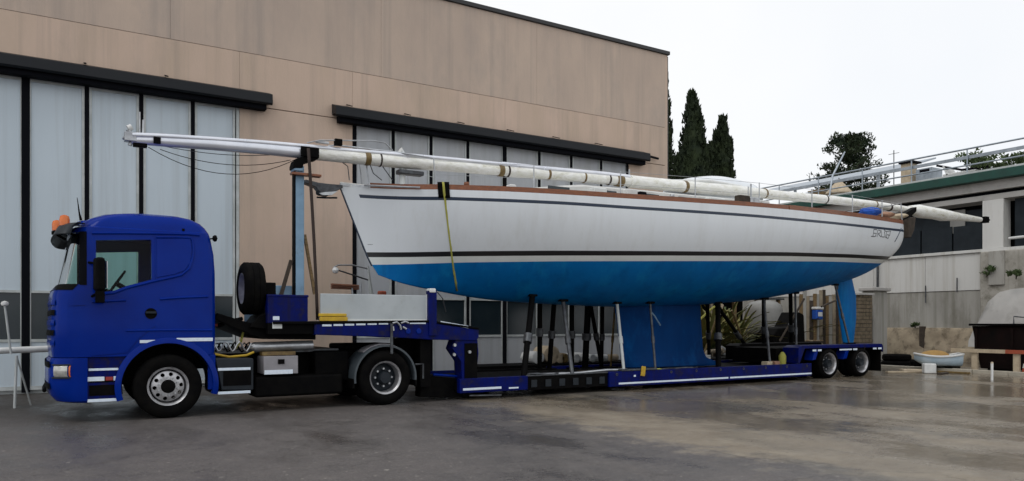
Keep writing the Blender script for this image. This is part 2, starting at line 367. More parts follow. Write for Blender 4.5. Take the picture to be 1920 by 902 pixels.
def tag(o, label=None, cat=None, group=None, kind=None):
    if label: o['label'] = label
    if cat: o['category'] = cat
    if group: o['group'] = group
    if kind: o['kind'] = kind
    return o
def boolean(base, cutters, op='DIFFERENCE'):
    "mesh after cutting; base and cutters are MB in world coordinates"
    me = base.mesh('tmp', merge=True); ob = bpy.data.objects.new('tmp', me); COL.objects.link(ob)
    tmp = [ob]
    for c in cutters:
        cm = c.mesh('tmpc', merge=True); co = bpy.data.objects.new('tmpc', cm); COL.objects.link(co); tmp.append(co)
        b = ob.modifiers.new('b', 'BOOLEAN'); b.object = co; b.operation = op; b.solver = 'EXACT'
    dg = bpy.context.evaluated_depsgraph_get(); dg.update()
    out = bpy.data.meshes.new_from_object(ob.evaluated_get(dg))
    for t in tmp:
        d = t.data; bpy.data.objects.remove(t); bpy.data.meshes.remove(d)
    return out
def put_mesh(name, me, m, parent, bevel=0, ang=38):
    off = org(parent)
    for v in me.vertices: v.co -= off
    me.materials.clear()
    return link(name, me, m, parent, (0, 0, 0), bevel, True, ang)

# ================================================================== THE SETTING
g = MB(); g.grid([[(x, y, 0) for x in (-400, -40, 60, 700)] for y in (-300, -10, 50, 800)])
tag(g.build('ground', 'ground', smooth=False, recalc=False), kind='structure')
kb = thing('kerb', None, None, (23, 11, 0)); kb['kind'] = 'structure'
yy = 2.0
while yy < 17.2:
    k = MB(); x = 23.15 + .02 * math.sin(yy * 3)
    k.box(x, yy, -.05, x + .22, yy + .98, .10); k.build('kerb_stone', 'kerbst', kb, bevel=.015); yy += 1.0

# ---- warehouse: wall plane Y = 18.7
WY = 18.7
wh = thing('warehouse', 'large tan warehouse with dark coping and tall grey doors behind the truck', 'building', (3, WY, 0))
D1 = (-14.0, at(449, 400, WY).x, 6.72)
d2x = [at(px, 400, WY).x for px in (661, 738, 809, 878, 947, 1012, 1072, 1128, 1179)]
D2 = (d2x[0], d2x[-1], 6.76)
XE = 17.2; TOP = 10.55; JT = 8.0
core = MB()
core.box(-16, WY + .14, D1[2], XE - .02, WY + .30, TOP - .02)
core.box(D1[1], WY + .14, 0, D2[0], WY + .30, D1[2] - .001); core.box(D2[1], WY + .14, 0, XE - .02, WY + .30, D1[2] - .001)
core.box(XE - .30, WY + .302, 0, XE - .03, WY + 24, TOP - .02)
core.build('wall_core', 'tan', wh, smooth=False)
def wall_panel(x0, x1, z0, z1, m): 
    b = MB(); b.box(x0 + .002, WY, z0 + .005, x1 - .002, WY + .138, z1 - .005); b.build('wall_panel', m, wh, bevel=.003)
xs = [-16, -10.5, -4.2, 2.1, 7.2, 12.1, XE]
for a, b in zip(xs, xs[1:]): wall_panel(a, b, JT, TOP - .12, 'tan2')
xs = [-16, -9, -3, D1[1], D2[0], 11.0, XE]
for a, b in zip(xs, xs[1:]): wall_panel(a, b, D1[2] + .02, JT, 'tan')
for x0, x1 in ((D1[1], D2[0]), (D2[1], XE)):
    wall_panel(x0, x1, 0, D1[2] + .01, 'tan')
b = MB(); b.box(XE - .03, WY + .002, .0, XE + .10, WY + 24, TOP - .125); b.build('side_wall', 'tan', wh, bevel=.01)
b = MB(); b.box(-16, WY - .06, TOP - .118, XE + .16, WY + 24.1, TOP); b.build('coping', 'coping', wh, bevel=.01)
b = MB(); b.tube([(XE + .16, WY + .12, .1), (XE + .16, WY + .12, TOP - .13)], .055, 10); b.build('downpipe', 'coping', wh)
# dark hall behind the doors
b = MB(); b.box(-16, WY + 1.6, 0, XE - .4, WY + 1.7, 6.7); b.build('inner_wall', 'darkroom', wh, smooth=False)
# track hoods
def hood(x0, x1, z0, lip):
    b = MB(); b.prism([(WY - .002, z0 + .36), (WY - .34, z0 + .24), (WY - .36, z0 + .02), (WY - .30, z0 - .02), (WY - .30, z0 + .06), (WY - .002, z0 + .08)], x0, x1, axis='x')
    h = b.build('track_hood', 'hood', wh, bevel=.01)
    t = MB(); t.box(x0 + .12, WY - .24, z0 - .12, x1 - .12, WY - .02, z0 + .045); t.build('track_rail', 'seam', h, bevel=.008)
    for i in range(int((x1 - x0) / 1.6)):
        q = MB(); xx = x0 + .4 + i * 1.6; q.obb((xx, WY - .19, z0 + .335), (.05, .36, .02), Matrix.Rotation(.33, 3, 'X')); q.build('bracket', 'seam', h)
    if lip:
        t = MB(); t.beam((x1 - .02, WY - .18, z0 + .2), (x1 + .55, WY - .1, z0 + .18), .05, .06); t.build('rail_end', 'seam', h)
hood(-16, 4.32, 6.75, False); hood(5.87, 16.25, 6.72, True)
# sliding doors made of leaves: upper sheet, band of dark windows, lower sheet
def leaf(door, x0, x1, ztop, m, thick_l=False):
    w = x1 - x0
    f = MB(); o = .045
    for (a, c) in ((x0 + o, x0 + o + .05), (x1 - o - .05, x1 - o)): f.box(a, WY + .03, .08, c, WY + .10, ztop)
    f.box(x0 + o + .05, WY + .034, ztop - .07, x1 - o - .05, WY + .096, ztop); f.box(x0 + o + .05, WY + .034, .08, x1 - o - .05, WY + .096, .16)
    f.box(x0 + o + .05, WY + .034, 2.13, x1 - o - .05, WY + .096, 2.18); f.box(x0 + o + .05, WY + .034, 1.09, x1 - o - .05, WY + .096, 1.15)
    fr = f.build('leaf_frame', 'frame', door, smooth=False)
    def sub(n, z0, z1, mm, dy):
        q = MB(); q.box(x0 + o + .052, WY + dy, z0, x1 - o - .052, WY + dy + .02, z1); return q.build(n, mm, door, smooth=False)
    sub('door_panel', 2.182, ztop - .072, m, .055); sub('window_pane', 1.152, 2.128, 'darkglass', .07); sub('lower_panel', .162, 1.088, m, .055)
def seam(door, x, w, ztop): q = MB(); q.box(x - w / 2, WY + .015, .03, x + w / 2, WY + .115, ztop); q.build('seam_strip', 'seam', door, smooth=False)
b = MB(); b.box(D1[0], WY + .12, .0, D1[1] - .01, WY + .135, .08); b.box(D1[1] - .07, WY + .01, .0, D1[1] - .002, WY + .12, 6.70)
dr = b.build('sliding_door', 'frame', wh)
bars = [-13.2, -11.4, -9.6, -7.8, -6.0, -4.3, -2.6, at(48, 400, WY).x, at(163, 400, WY).x, at(265, 400, WY).x, at(362, 400, WY).x, D1[1] - .05]
for i, x in enumerate(bars[:-1]):
    seam(dr, x, .15 if i == 7 else .08, 6.70); leaf(dr, x, bars[i + 1], 6.66, 'door')
b = MB(); b.box(D2[0], WY + .12, .0, D2[1], WY + .135, .08)
dr = b.build('folding_door', 'frame', wh)
for i, x in enumerate(d2x): seam(dr, x + (.05 if i == 0 else -.05 if i == 8 else 0), .13 if i in (0, 4) else .085, 6.74)
for a, c in zip(d2x, d2x[1:]): leaf(dr, a, c, 6.70, 'door2')

# ---- terraced building on the right: face plane X = 30
RX = 30.0
def yx(px): return atx(px, 400, RX).y
tb = thing('terrace_building', 'concrete building with green roof edge and open roof terrace at the far right', 'building', (RX, 15, 0))
y1a, y1b = yx(1843), 21.6
y2b = yx(1884)
YN, YF = 6.0, 44.0
def bx(name, y0, z0, y1, z1, m, dx0=0, dx1=.4, bev=.01, par=None):
    b = MB(); b.box(RX + dx0, y0, z0, RX + dx1, y1, z1); return b.build(name, m, par or tb, bevel=bev)
bx('roof_fascia', YN, 6.84, YF, 7.17, 'green', -.42, 0.2, .02)
bx('roof_slab', YN, 7.0, YF, 7.16, 'concrete', .205, 9)
bx('upper_beam', YN, 6.47, YF, 6.835, 'concrete', -.12, .3)
bx('shadow_gap', YN, 6.34, YF, 6.465, 'seam', .1, .3, 0)
bx('lintel', YN, 6.13, YF, 6.335, 'concrete', -.02, .35)
bx('pier', y1a - .74 + 0, 4.30, y1a, 6.125, 'panelw', -.04, .5)
bx('pier', y1b, 4.30, y1b + .8, 6.125, 'panelw', -.04, .5)
bx('pier', 28, 4.30, 28.8, 6.125, 'panelw', -.04, .5)
bx('pier', 9.0, 4.30, 9.7, 6.125, 'panelw', -.04, .5)
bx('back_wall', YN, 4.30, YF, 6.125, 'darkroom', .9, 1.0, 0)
bx('sill', YN, 4.18, YF, 4.295, 'panelw', -.08, .9)
# panels closing the lower part of the openings
for k in range(5):
    a = y1a + .04 + k * 1.28
    q = MB(); q.box(RX + .30, a, 4.30, RX + .34, min(a + 1.22, y1b - .02), 5.30 + .02 * (k % 2)); q.build('shutter_board', 'slate', tb)
q = MB(); q.box(RX + .36, yx(1800), 5.05, RX + .39, yx(1772), 5.95); q.build('grey_panel', 'tank', tb)
q = MB(); q.box(RX + .42, y1a, 5.3, RX + .46, y1b, 5.9); q.build('upper_screen', 'slate', tb)
for k in range(4):
    q = MB(); q.box(RX + .25, 10.0 + k * 1.05, 4.32, RX + .30, 10.98 + k * 1.05, 6.1); q.build('shutter_board', 'slate', tb)
q = MB(); q.tube([(RX - .02, y2b - .15, 4.62), (RX - .02, y2b - 1.9, 4.66)], .05, 8); q.build('pale_pipe', 'whitep', tb)
# lower wall in cast bays
for a, c in ((y1a, 17.35), (17.35, 19.6), (19.6, 23), (23, 26.5), (26.5, 30), (30, 36), (36, 44)):
    bx('wall_bay', a + .008, 2.75, c - .008, 4.175, 'panelw', -.0, .35)
bx('wall_bay', y1a + .01, 1.15, 19.6, 2.74, 'concrete2', .03, .35)
bx('wall_bay', 19.61, 1.15, 26, 2.74, 'concrete2', .03, .35)
bx('wall_bay', 26.01, 1.15, 44, 2.74, 'concrete2', .03, .35)
bx('rough_wall', YN, 0.9, y1a - .008, 4.175, 'roughw', -.25, .35, .05)
bx('stained_pier', y1a - .9, 2.9, y1a - .35, 4.17, 'concrete2', -.33, -.26, .02)
b = MB()
rows = []
for i in range(161):
    y = YN + (YF - YN) * i / 160; r = []
    for j in range(9):
        z = 1.3 * j / 8; x = RX - .55 + .42 * (j / 8) + .10 * math.sin(y * 1.9 + j * .4) + random.uniform(-.05, .05)
        r.append((x, y, z - .02))
    r.append((RX + .1, y, 1.3)); rows.append(r)
b.grid(rows); b.build('crumbling_plinth', 'earthy', tb, ang=80)
q = MB(); q.box(RX - .36, yx(1742), .35, RX - .22, yx(1733), 1.35); q.build('plinth_post', 'bark', tb)
# a downpipe and small rods on the wall face
q = MB(); q.tube([(RX - .10, 19.35, 4.1), (RX - .10, 19.35, 2.3)], .05, 8); q.build('rusty_pipe', 'steeld', tb)
for px, z0, z1 in ((1737, 2.3, 3.0), (1796, 2.7, 3.25)):
    q = MB(); y = yx(px); q.tube([(RX - .06, y, z0), (RX - .06, y, z1)], .022, 6); q.build('iron_rod', 'steeld', tb)
# leaning slab of pale concrete over the skip
q = MB(); rows = []
prof = [(atx(px, py, RX - .6).y, atx(px, py, RX - .6).z) for px, py in ((1826, 622), (1832, 604), (1840, 583), (1850, 562), (1866, 546), (1890, 541), (1925, 537))] + [(10.5, 2.95), (8.0, 2.8), (6.5, 1.6)]
for k, (y, z) in enumerate(prof):
    r = []
    for m_ in range(9):
        a = m_ / 8; r.append(Vector((RX - 1.05 + .85 * a + .04 * math.sin(y * 3 + m_ * 2), y + .05 * math.sin(m_ * 3 + k), lerp(.6, z, math.sin(a * math.pi / 2) ** .55))))
    r.append(Vector((RX + .0, y, z - .1))); rows.append(r)
q.grid(rows); q.build('plastered_mound', 'concrete', tb, ang=80)
# terrace rail
for z, r, m in ((8.18, .035, 'galv'), (7.55, .03, 'galv')):
    q = MB(); q.tube([(RX - .2, YN, z), (RX - .2, YF, z)], r, 8); q.build('handrail', m, tb)
q = MB(); q.box(RX - .16, YN, 7.80, RX - .12, YF, 7.93); q.build('rail_board', 'galv', tb, bevel=.008)
q = MB(); q.box(RX - .25, YN, 7.20, RX - .12, YF, 7.27); q.build('edge_flashing', 'frame', tb, bevel=.008)
for y in [9.0 + 2.2 * k for k in range(16)]:
    q = MB(); q.tube([(RX - .2, y, 7.17), (RX - .2, y, 8.18)], .025, 6); q.build('rail_post', 'galv', tb)
# things standing on the terrace
t = thing('roof_canopy', 'pale translucent roof canopy behind the terrace rail', 'canopy', (33, 26, 7.16))
q = MB(); q.prism([(31.6, 8.32), (34.6, 9.15), (34.6, 9.08), (31.6, 8.22)], 19.5, 43); q.v = [(a, b_, c) for a, b_, c in q.v]; q.build('roof_sheet', 'galv', t)
for y in (20.5, 25, 29.5, 34):
    q = MB(); q.box(31.75, y, 7.16, 31.85, y + .1, 8.26); q.build('post', 'galv', t); 
t = thing('chimney_block', 'beige rendered chimney block with dark cap on the roof terrace', 'chimney', (31, 18.6, 7.16))
ya, yb = atx(1712, 330, 31).y, atx(1694, 330, 31).y
q = MB(); q.box(30.8, ya, 7.16, 31.3, yb, 8.28); q.build('stack', 'cream', t, bevel=.01)
q = MB(); q.box(30.7, ya - .15, 8.285, 31.4, yb + .05, 8.37); q.build('cap', 'seam', t, bevel=.02)
t = thing('air_unit', 'grey air handling box beside the beige chimney block', 'air unit', (31, 17.5, 7.16))
ya, yb = atx(1752, 330, 31).y, atx(1722, 330, 31).y
q = MB(); q.box(30.8, ya, 7.16, 31.6, yb, 7.95); q.build('casing', 'galv', t, bevel=.015)
q = MB(); q.box(30.78, ya + .1, 7.75, 30.8, ya + .5, 7.9); q.build('vent', 'seam', t)
q = MB(); q.tube([(31, ya - .1, 8.0), (31, ya - 1.1, 7.65), (31, ya - 2.1, 7.6)], .05, 6); q.build('duct', 'seam', t)
t = thing('lounger', 'low pale lounger on the roof terrace behind the rail', 'lounger', (31, 15.4, 7.16))
ya, yb = atx(1832, 330, 31).y, atx(1770, 330, 31).y
q = MB(); q.box(30.9, ya, 7.50, 31.6, yb, 7.57); q.build('bed', 'whitep', t, bevel=.01)
q = MB(); q.obb((31.25, yb - .1, 7.7), (.7, .06, .45), Matrix.Rotation(-.4, 3, 'X')); q.build('backrest', 'whitep', t)
for y in (ya + .1, yb - .3):
    for x in (30.95, 31.5): q = MB(); q.box(x, y, 7.16, x + .05, y + .05, 7.498); q.build('leg', 'steeld', t)
t = thing('parasol', 'closed cream parasol on the terrace near the mast', 'parasol', (31, 21.5, 7.16))
yc = atx(1573, 350, 31).y
q = MB(); q.lathe([(0, 1.05), (.1, .95), (.55, .45), (.6, .35), (.45, .3), (0, .34)], (31, yc, 7.16), 'z', 14); q.build('canopy', 'cream', t, smooth=False)
q = MB(); q.tube([(31, yc, 7.16), (31, yc, 8.25)], .025, 6); q.build('pole', 'steeld', t)
t = thing('garden_chest', 'ochre wooden chest standing on the roof terrace left of the parasol', 'chest', (31, 23, 7.16))
ya, yb = atx(1548, 350, 31).y, atx(1521, 350, 31).y
q = MB(); q.box(30.8, ya, 7.16, 31.5, yb, 7.78); q.build('box', 'tape', t, bevel=.01)
q = MB(); q.box(30.77, ya - .03, 7.785, 31.53, yb + .03, 7.84); q.build('lid', 'wood', t, bevel=.01)
t = thing('roof_aerial', 'thin roof aerial rising behind the terrace rail', 'aerial', (32, 20, 7.16))
yc = atx(1676, 300, 32).y
q = MB(); q.tube([(32, yc, 7.16), (32, yc, 9.25)], .02, 6); q.build('mast_rod', 'steeld', t)
q = MB(); q.tube([(32, yc - .25, 9.1), (32, yc + .25, 9.1)], .012, 5); q.build('crossbar', 'steeld', t)

# ---- vegetation
def leaf_clump(v, f, c, rx, rz, n, up, size, rnd):
    for _ in range(n):
        while True:
            p = Vector((rnd.uniform(-1, 1), rnd.uniform(-1, 1), rnd.uniform(-1, 1)))
            if p.length < 1: break
        q = c + Vector((p.x * rx, p.y * rx, p.z * rz))
        d = Vector((p.x * .5 + rnd.uniform(-.6, .6), p.y * .5 + rnd.uniform(-.6, .6), up + rnd.uniform(-.4, .4))).normalized()
        s = d.cross(Vector((rnd.uniform(-1, 1), rnd.uniform(-1, 1), rnd.uniform(-1, 1)))).normalized()
        k = len(v); L = size * rnd.uniform(.6, 1.4)
        v += [q - s * L * .33, q + s * L * .33, q + d * L]; f.append((k, k + 1, k + 2))
def foliage(name, v, f, m, parent):
    o = org(parent); me = bpy.data.meshes.new(name); me.from_pydata([tuple(p - o) for p in v], [], f)
    ob = link(name, me, m, parent, (0, 0, 0), smooth=False); return ob
def cypress(px, top, wpx, Y, lab, seed, spires=()):
    rnd = random.Random(seed); b = at(px, HOR, Y); top_z = at(px, top, Y).z * .97; d = dep(b.x, Y); R = wpx / F * d / 2
    t = thing('cypress_tree', lab, 'tree', (b.x, Y, 0))
    q = MB(); q.tube([(b.x, Y, 0), (b.x, Y, 1.5), (b.x, Y, top_z * .6), (b.x, Y, top_z * .93)], [.22, .2, .1, .02], 8); q.build('trunk', 'bark', t)
    v, f = [], []; core = MB()
    for cx, hh, ww in [(0, 1.0, 1.0)] + list(spires):
        H = top_z * hh; cx *= R; rc = R * ww; ph = [rnd.uniform(0, 6) for _ in range(3)]
        def prof(h): return rc * (min(1, .6 + h * 1.5) if h < .27 else 1) * max(.0, 1 - max(0, (h - .3) / .7) ** 1.75) ** .8
        def cxy(h): return cx * (1 - .15 * h) + .06 * R * math.sin(h * 9 + ph[0])
        core.lathe([(0, .5)] + [(max(.01, prof(k / 12) * .80), .6 + (H - .6) * k / 12) for k in range(12)] + [(0, H * .985)], (b.x + cx * .92, Y, 0), 'z', 12, closed=False)
        for i in range(int(520 * hh * (.4 + ww * .6))):
            h = rnd.random() ** .85; z = .6 + (H - .6) * h; a = rnd.uniform(0, 2 * math.pi)
            rr = prof(h) * (.84 + .16 * math.sin(a * 3 + z * 1.7 + ph[1]) * math.sin(z * 2.3 + ph[2]))
            leaf_clump(v, f, Vector((b.x + cxy(h) + rr * math.cos(a) * .95, Y + rr * math.sin(a), z)), .22, .34, 16, 1.8, .26, rnd)
    foliage('crown', v, f, 'cypress', t); core.build('inner_crown', 'cypress', t, smooth=False)
cypress(1299, 163, 84, 36, 'tallest dark cypress rising between the warehouse and the second cypress', 3, [(.35, .93, .45), (-.4, .80, .5), (.5, .72, .5)])
cypress(1355, 210, 68, 38, 'shorter many-pointed cypress standing right of the tallest one', 5, [(-.55, .93, .3), (.55, .91, .28), (-.75, .70, .35)])
cypress(1246, 120, 44, 44, 'narrow dark cypress half hidden behind the warehouse corner', 9)
cypress(1272, 285, 58, 40, 'low cypress filling the gap below the tallest cypress', 10, [(.5, .9, .6)])
cypress(1332, 262, 54, 41, 'low cypress squeezed between the two taller ones', 12)
def cedar():
    rnd = random.Random(21); Y = 46; b = at(1592, HOR, Y); top = at(1590, 246, Y).z; d = dep(b.x, Y); s = d / F
    t = thing('cedar_tree', 'spreading dark conifer showing above the terrace roof', 'tree', (b.x, Y, 0))
    q = MB(); q.tube([(b.x, Y, 0), (b.x + .1, Y, top * .5), (b.x - .1, Y, top * .8), (b.x, Y, top)], [.4, .3, .16, .03], 8)
    v, f = [], []
    for i in range(95):
        h = rnd.uniform(.52, .98); a = rnd.uniform(0, 2 * math.pi)
        L = s * 84 * (1 - ((h - .52) / .46) ** 2.2 * .72) * rnd.uniform(.4, 1.08)
        p0 = Vector((b.x, Y, top * h)); p1 = p0 + Vector((math.cos(a) * L, math.sin(a) * L, rnd.uniform(-.2, .9)))
        q.tube([p0, (p0 + p1) / 2 + Vector((0, 0, .15)), p1], [.07, .05, .02], 5)
        for k in range(6):
            u = rnd.uniform(.3, 1.05); leaf_clump(v, f, p0.lerp(p1, u) + Vector((0, 0, .1)), .58, .36, 24, .5, .25, rnd)
    q.build('trunk', 'bark', t); foliage('crown', v, f, 'pine', t)
cedar()
def shrub(p, r, h, n, m, lab, seed, size=.14, cat='shrub', name='shrub'):
    rnd = random.Random(seed); t = thing(name, lab, cat, p)
    p = Vector(p); v, f = [], []; q = MB()
    for i in range(n):
        a = rnd.uniform(0, 6.28); rr = r * math.sqrt(rnd.random()); c = p + Vector((rr * math.cos(a), rr * math.sin(a), h * rnd.uniform(.3, .95)))
        leaf_clump(v, f, c, r * .3, h * .15, 26, .6, size, rnd)
        if i % 5 == 0: q.tube([p, p.lerp(c, .5) + Vector((0, 0, .1)), c], [.02, .015, .006], 4)
    q.build('stem', 'bark', t); foliage('foliage', v, f, m, t)
shrub((31.2, atx(1838, 310, 31.2).y, 7.16), .8, 1.05, 34, 'bush', 'green bush on the roof terrace near the right picture edge', 31)
shrub((31.4, atx(1915, 310, 31.4).y, 7.16), .5, .8, 22, 'bush', 'small bush on the terrace cut by the right picture edge', 32)
shrub((33.5, 24.4, 7.16), 1.6, .95, 50, 'bush', 'low dark hedge on the terrace behind the aerial and lower rail', 33)

# ---- yard edge seen beneath the hull
t = thing('stone_wall', 'old stained wall closing the yard beneath the yacht', 'wall', (23, 29, 0))
q = MB(); q.box(16.5, 29, 0, RX - .5, 29.4, 3.6); q.build('wall_body', 'concrete2', t, bevel=.03)
for i in range(9):
    q = MB(); q.box(16.5 + i * 1.45, 28.97, 3.605, 17.93 + i * 1.45, 29.43, 3.70); q.build('coping_stone', 'concrete', t, bevel=.01)
# brick pillar built brick by brick
px0, px1, YP = 1612, 1636, 17.6
t = thing('brick_pillar', 'weathered brick pillar just right of the blue rudder', 'pillar', (at(1624, 600, YP).x, YP, 0))
x0, x1 = at(px0, 600, YP).x, at(px1, 600, YP).x
q = MB(); q.box(x0 + .015, YP + .015, 0, x1 - .015, YP + .585, 2.55); q.build('mortar_core', 'mortar', t, smooth=False)
zz = 0.02; row = 0; bm_ = None
me_cache = {}
W3 = (x1 - x0) / 2
while zz < 2.5:
    for i in range(3 if row % 2 else 2):
        a = x0 + (i * W3 if row % 2 == 0 else (0, W3 / 2, 1.5 * W3)[i]); w = W3 if row % 2 == 0 else (W3 / 2, W3, W3 / 2)[i]
        q = MB(); dy = random.uniform(-.012, .012)
        q.box(a + .012, YP + dy, zz, a + w - .012, YP + .30, zz + .125); q.build('brick', 'brick', t, bevel=.008)
    zz += .145; row += 1
q = MB(); q.box(x0 - .06, YP - .06, 2.56, x1 + .06, YP + .66, 2.64); q.build('cap_stone', 'concrete', t, bevel=.01)
# concrete post right of it with green algae
t = thing('gate_post', 'mossy concrete gate post with small cap behind the trailer tail', 'post', (23.6, 17.6, 0))
pa, pb = at(1638, 600, 17.9).x, at(1664, 600, 17.9).x
q = MB(); q.box(pa, 17.9, 0, pb, 18.4, 2.75); q.build('shaft', 'concrete2', t, bevel=.03)
q = MB(); q.box(pa - .1, 17.8, 2.755, pb + .1, 18.5, 2.90); q.build('cap', 'concrete', t, bevel=.03)
# slatted timber fence with yellowed boards
t = thing('timber_fence', 'patchy fence of yellowed and grey boards behind the rudder', 'fence', (at(1550, 600, 19.5).x, 19.5, 0))
xa, xb = at(1500, 600, 19.5).x, at(1612, 600, 19.5).x; i = 0; x = xa
while x < xb:
    w = random.uniform(.16, .24); q = MB(); q.box(x, 19.5, 0, x + w - .02, 19.54, 2.6 + random.uniform(-.25, .25)); q.build('board', ('wood', 'concrete2', 'earthy', 'bark')[i % 4], t, bevel=.005)
    x += w; i += 1
for z in (.5, 2.0): q = MB(); q.box(xa, 19.545, z, xb, 19.62, z + .09); q.build('rail', 'bark', t)
t = thing('added_dark_shed', 'made-up dark open lean-to with timber posts, added for dark contrast beneath the stern half of the hull', 'shed', (24, 25, 0))  # invented shed, added to make the background under the hull dark
q = MB(); q.box(19.6, 25.6, 0, 28.6, 25.7, 2.6); q.build('back_wall', 'darkroom', t)
q = MB(); q.prism([(23.2, 2.55), (25.8, 2.85), (25.8, 2.92), (23.2, 2.62)], 19.5, 28.7, axis='x'); q.build('roof', 'steeld', t)
for k in range(7):
    q = MB(); q.box(19.7 + k * 1.45, 23.3, 0, 19.85 + k * 1.45, 23.45, 2.56); q.build('post', ('wood', 'earthy')[k % 2], t, bevel=.01)
for k in range(5):
    q = MB(); q.beam((19.9 + k * 1.9, 23.2, .1), (20.9 + k * 1.9, 23.25, 2.3), .08, .12); q.build('leaning_timber', ('wood', 'bark', 'cream')[k % 3], t)
def pallet_stack(px, Y, n_, lab):
    b = at(px, 650, Y); t = thing('pallet_stack', lab, 'pallets', (b.x, Y, 0))
    for k in range(n_):
        for j in range(3): q = MB(); q.box(b.x - .55, Y + j * .45, k * .145 + .001, b.x + .55, Y + j * .45 + .09, k * .145 + .09); q.build('bearer', 'bark', t)
        for j in range(6): q = MB(); q.box(b.x - .55 + j * .2, Y - .01, k * .145 + .092, b.x - .55 + j * .2 + .12, Y + 1.0, k * .145 + .115); q.build('slat', ('wood', 'earthy')[(j + k) % 2], t)
pallet_stack(1525, 18.0, 6, 'tall pallet stack below the blue and white canister')
pallet_stack(1398, 18.4, 4, 'lower pallet stack before the grey tank')
# tank, machine, fronds
t = thing('water_tank', 'rounded grey plastic tank on a dark base under the stern half of the hull', 'tank', (at(1425, 600, 20).x, 20, 0))
cx = at(1432, 600, 20.4).x
q = MB(); q.lathe([(0, .95), (.55, .95), (.68, 1.05), (.72, 1.2), (.72, 2.0), (.66, 2.2), (.5, 2.32), (.2, 2.4), (0, 2.4)], (cx, 20.4, 0), 'z', 28, closed=False); q.build('vessel', 'tank', t)
q = MB(); q.lathe([(0, 2.4), (.2, 2.4), (.2, 2.5), (0, 2.5)], (cx, 20.4, 0), 'z', 16, closed=False); q.build('lid', 'black', t)
q = MB(); q.box(cx - .8, 19.7, 0, cx + .8, 21.1, .93); q.build('base', 'black', t, bevel=.03)
t = thing('compressor', 'dark compressor with curved cover under the stern half of the hull', 'machine', (at(1470, 600, 18.2).x, 18.2, 0))
cx = at(1468, 600, 18.2).x
q = MB(); q.prism([(cx - .9, .25), (cx - .9, 1.05), (cx - .6, 1.3), (cx + .1, 1.35), (cx + .5, 1.9), (cx + .8, 1.8), (cx + .9, .25)], 17.9, 18.7); q.build('cover', 'black', t, bevel=.06)
for dx in (-.6, .6):
    q = MB(); q.lathe([(.1, 0), (.26, 0), (.28, .03), (.28, .11), (.26, .14), (.1, .14)], (cx + dx, 17.74, .28), 'y', 18); q.build('wheel', 'tyre', t)
q = MB(); q.tube([(cx - .9, 18.3, .6), (cx - 1.5, 18.3, .45), (cx - 2.0, 18.3, .3)], .04, 6); q.build('drawbar', 'steeld', t)
t = thing('blue_canister', 'small blue and white canister hung on the board fence', 'canister', (at(1532, 600, 19.4).x, 19.4, 1.7))
cx = at(1532, 600, 19.36).x
q = MB(); q.box(cx - .2, 19.22, 1.62, cx + .2, 19.47, 2.02); q.build('body', 'bluecloth', t, bevel=.05)
q = MB(); q.box(cx - .22, 19.20, 2.025, cx + .22, 19.47, 2.13); q.build('lid', 'whitep', t, bevel=.03)
q = MB(); q.box(cx - .12, 19.212, 1.75, cx + .14, 19.222, 1.92); q.build('label_patch', 'whitep', t)
def fronds(px, Y, lab, seed, h=2.7, n=44):
    rnd = random.Random(seed); b = at(px, 650, Y); t = thing('palm_plant', lab, 'plant', (b.x, Y, 0))
    q = MB(); q.tube([(b.x, Y, 0), (b.x, Y, .6)], [.16, .12], 8); q.build('stem', 'bark', t)
    for i in range(n):
        a = rnd.uniform(0, 6.28); L = rnd.uniform(.7, 1.25) * h; el = rnd.uniform(.5, 1.35); rows = []
        for k in range(7):
            u = k / 6; r = L * u * math.cos(el) ; z = .5 + L * u * math.sin(el) - L * .35 * u * u
            w = .055 * (1 - abs(u - .4)) + .01; c = Vector((b.x + r * math.cos(a), Y + r * math.sin(a), z)); s = Vector((-math.sin(a), math.cos(a), 0)) * w
            rows.append([c - s, c + Vector((0, 0, -.02)), c + s])
        q = MB(); q.grid(rows); q.build('frond', 'frond', t, recalc=False)
fronds(1328, 19.0, 'yellowing palm-like plant just right of the keel', 41)
fronds(1356, 19.6, 'spiky yellow-green plant left of the grey tank', 42, 2.7)
fronds(1380, 19.2, 'drooping yellow-green plant against the grey tank', 43, 2.2)
fronds(1478, 20.6, 'tangled dry plant behind the dark compressor', 44, 2.4)

# ---- right foreground: skip, barrier, dinghy, bits
t = thing('black_skip', 'black open metal skip behind the red and white barrier', 'skip', (24.3, 10.6, 0))
q = MB(); q.prism([(12.3, 1.40), (12.05, .12), (8.2, .12), (7.9, 1.40)], 23.75, 25.4, axis='x'); q.build('body', 'rust', t, bevel=.02)
for y in (8.0, 9.05, 10.1, 11.15, 12.15): q = MB(); q.box(23.69, y - .04, .2, 23.748, y + .04, 1.33); q.build('rib', 'rust', t)
q = MB(); q.box(23.66, 7.85, 1.405, 25.45, 12.35, 1.47); q.build('rim', 'black', t, bevel=.01)
q = MB(); q.tube([(23.7, 11.1, 1.47), (23.7, 11.1, 1.68), (23.7, 10.3, 1.60), (23.7, 8.5, 1.56)], .02, 6); q.build('handle', 'steeld', t)
for y in (8.4, 11.8): q = MB(); q.box(23.9, y, 0, 25.2, y + .12, .118); q.build('runner', 'black', t)
t = thing('barrier', 'low red and white plank barrier on pale posts before the black skip', 'barrier', (23.5, 10.5, 0))
ys = [12.75, 11.9, 11.2, 10.2, 9.2, 8.2]
for i, (a, c) in enumerate(zip(ys, ys[1:])):
    q = MB(); q.box(23.42, c, .60, 23.47, a, .71); q.build('plank', ('cream', 'cream', 'redwhite', 'whitep', 'redwhite')[i], t, bevel=.005)
for y in (atx(1833, 600, 23.5).y, atx(1912, 600, 23.5).y, 8.6): q = MB(); q.box(23.475, y, .0, 23.56, y + .17, .60); q.build('post', 'cream', t, bevel=.008)
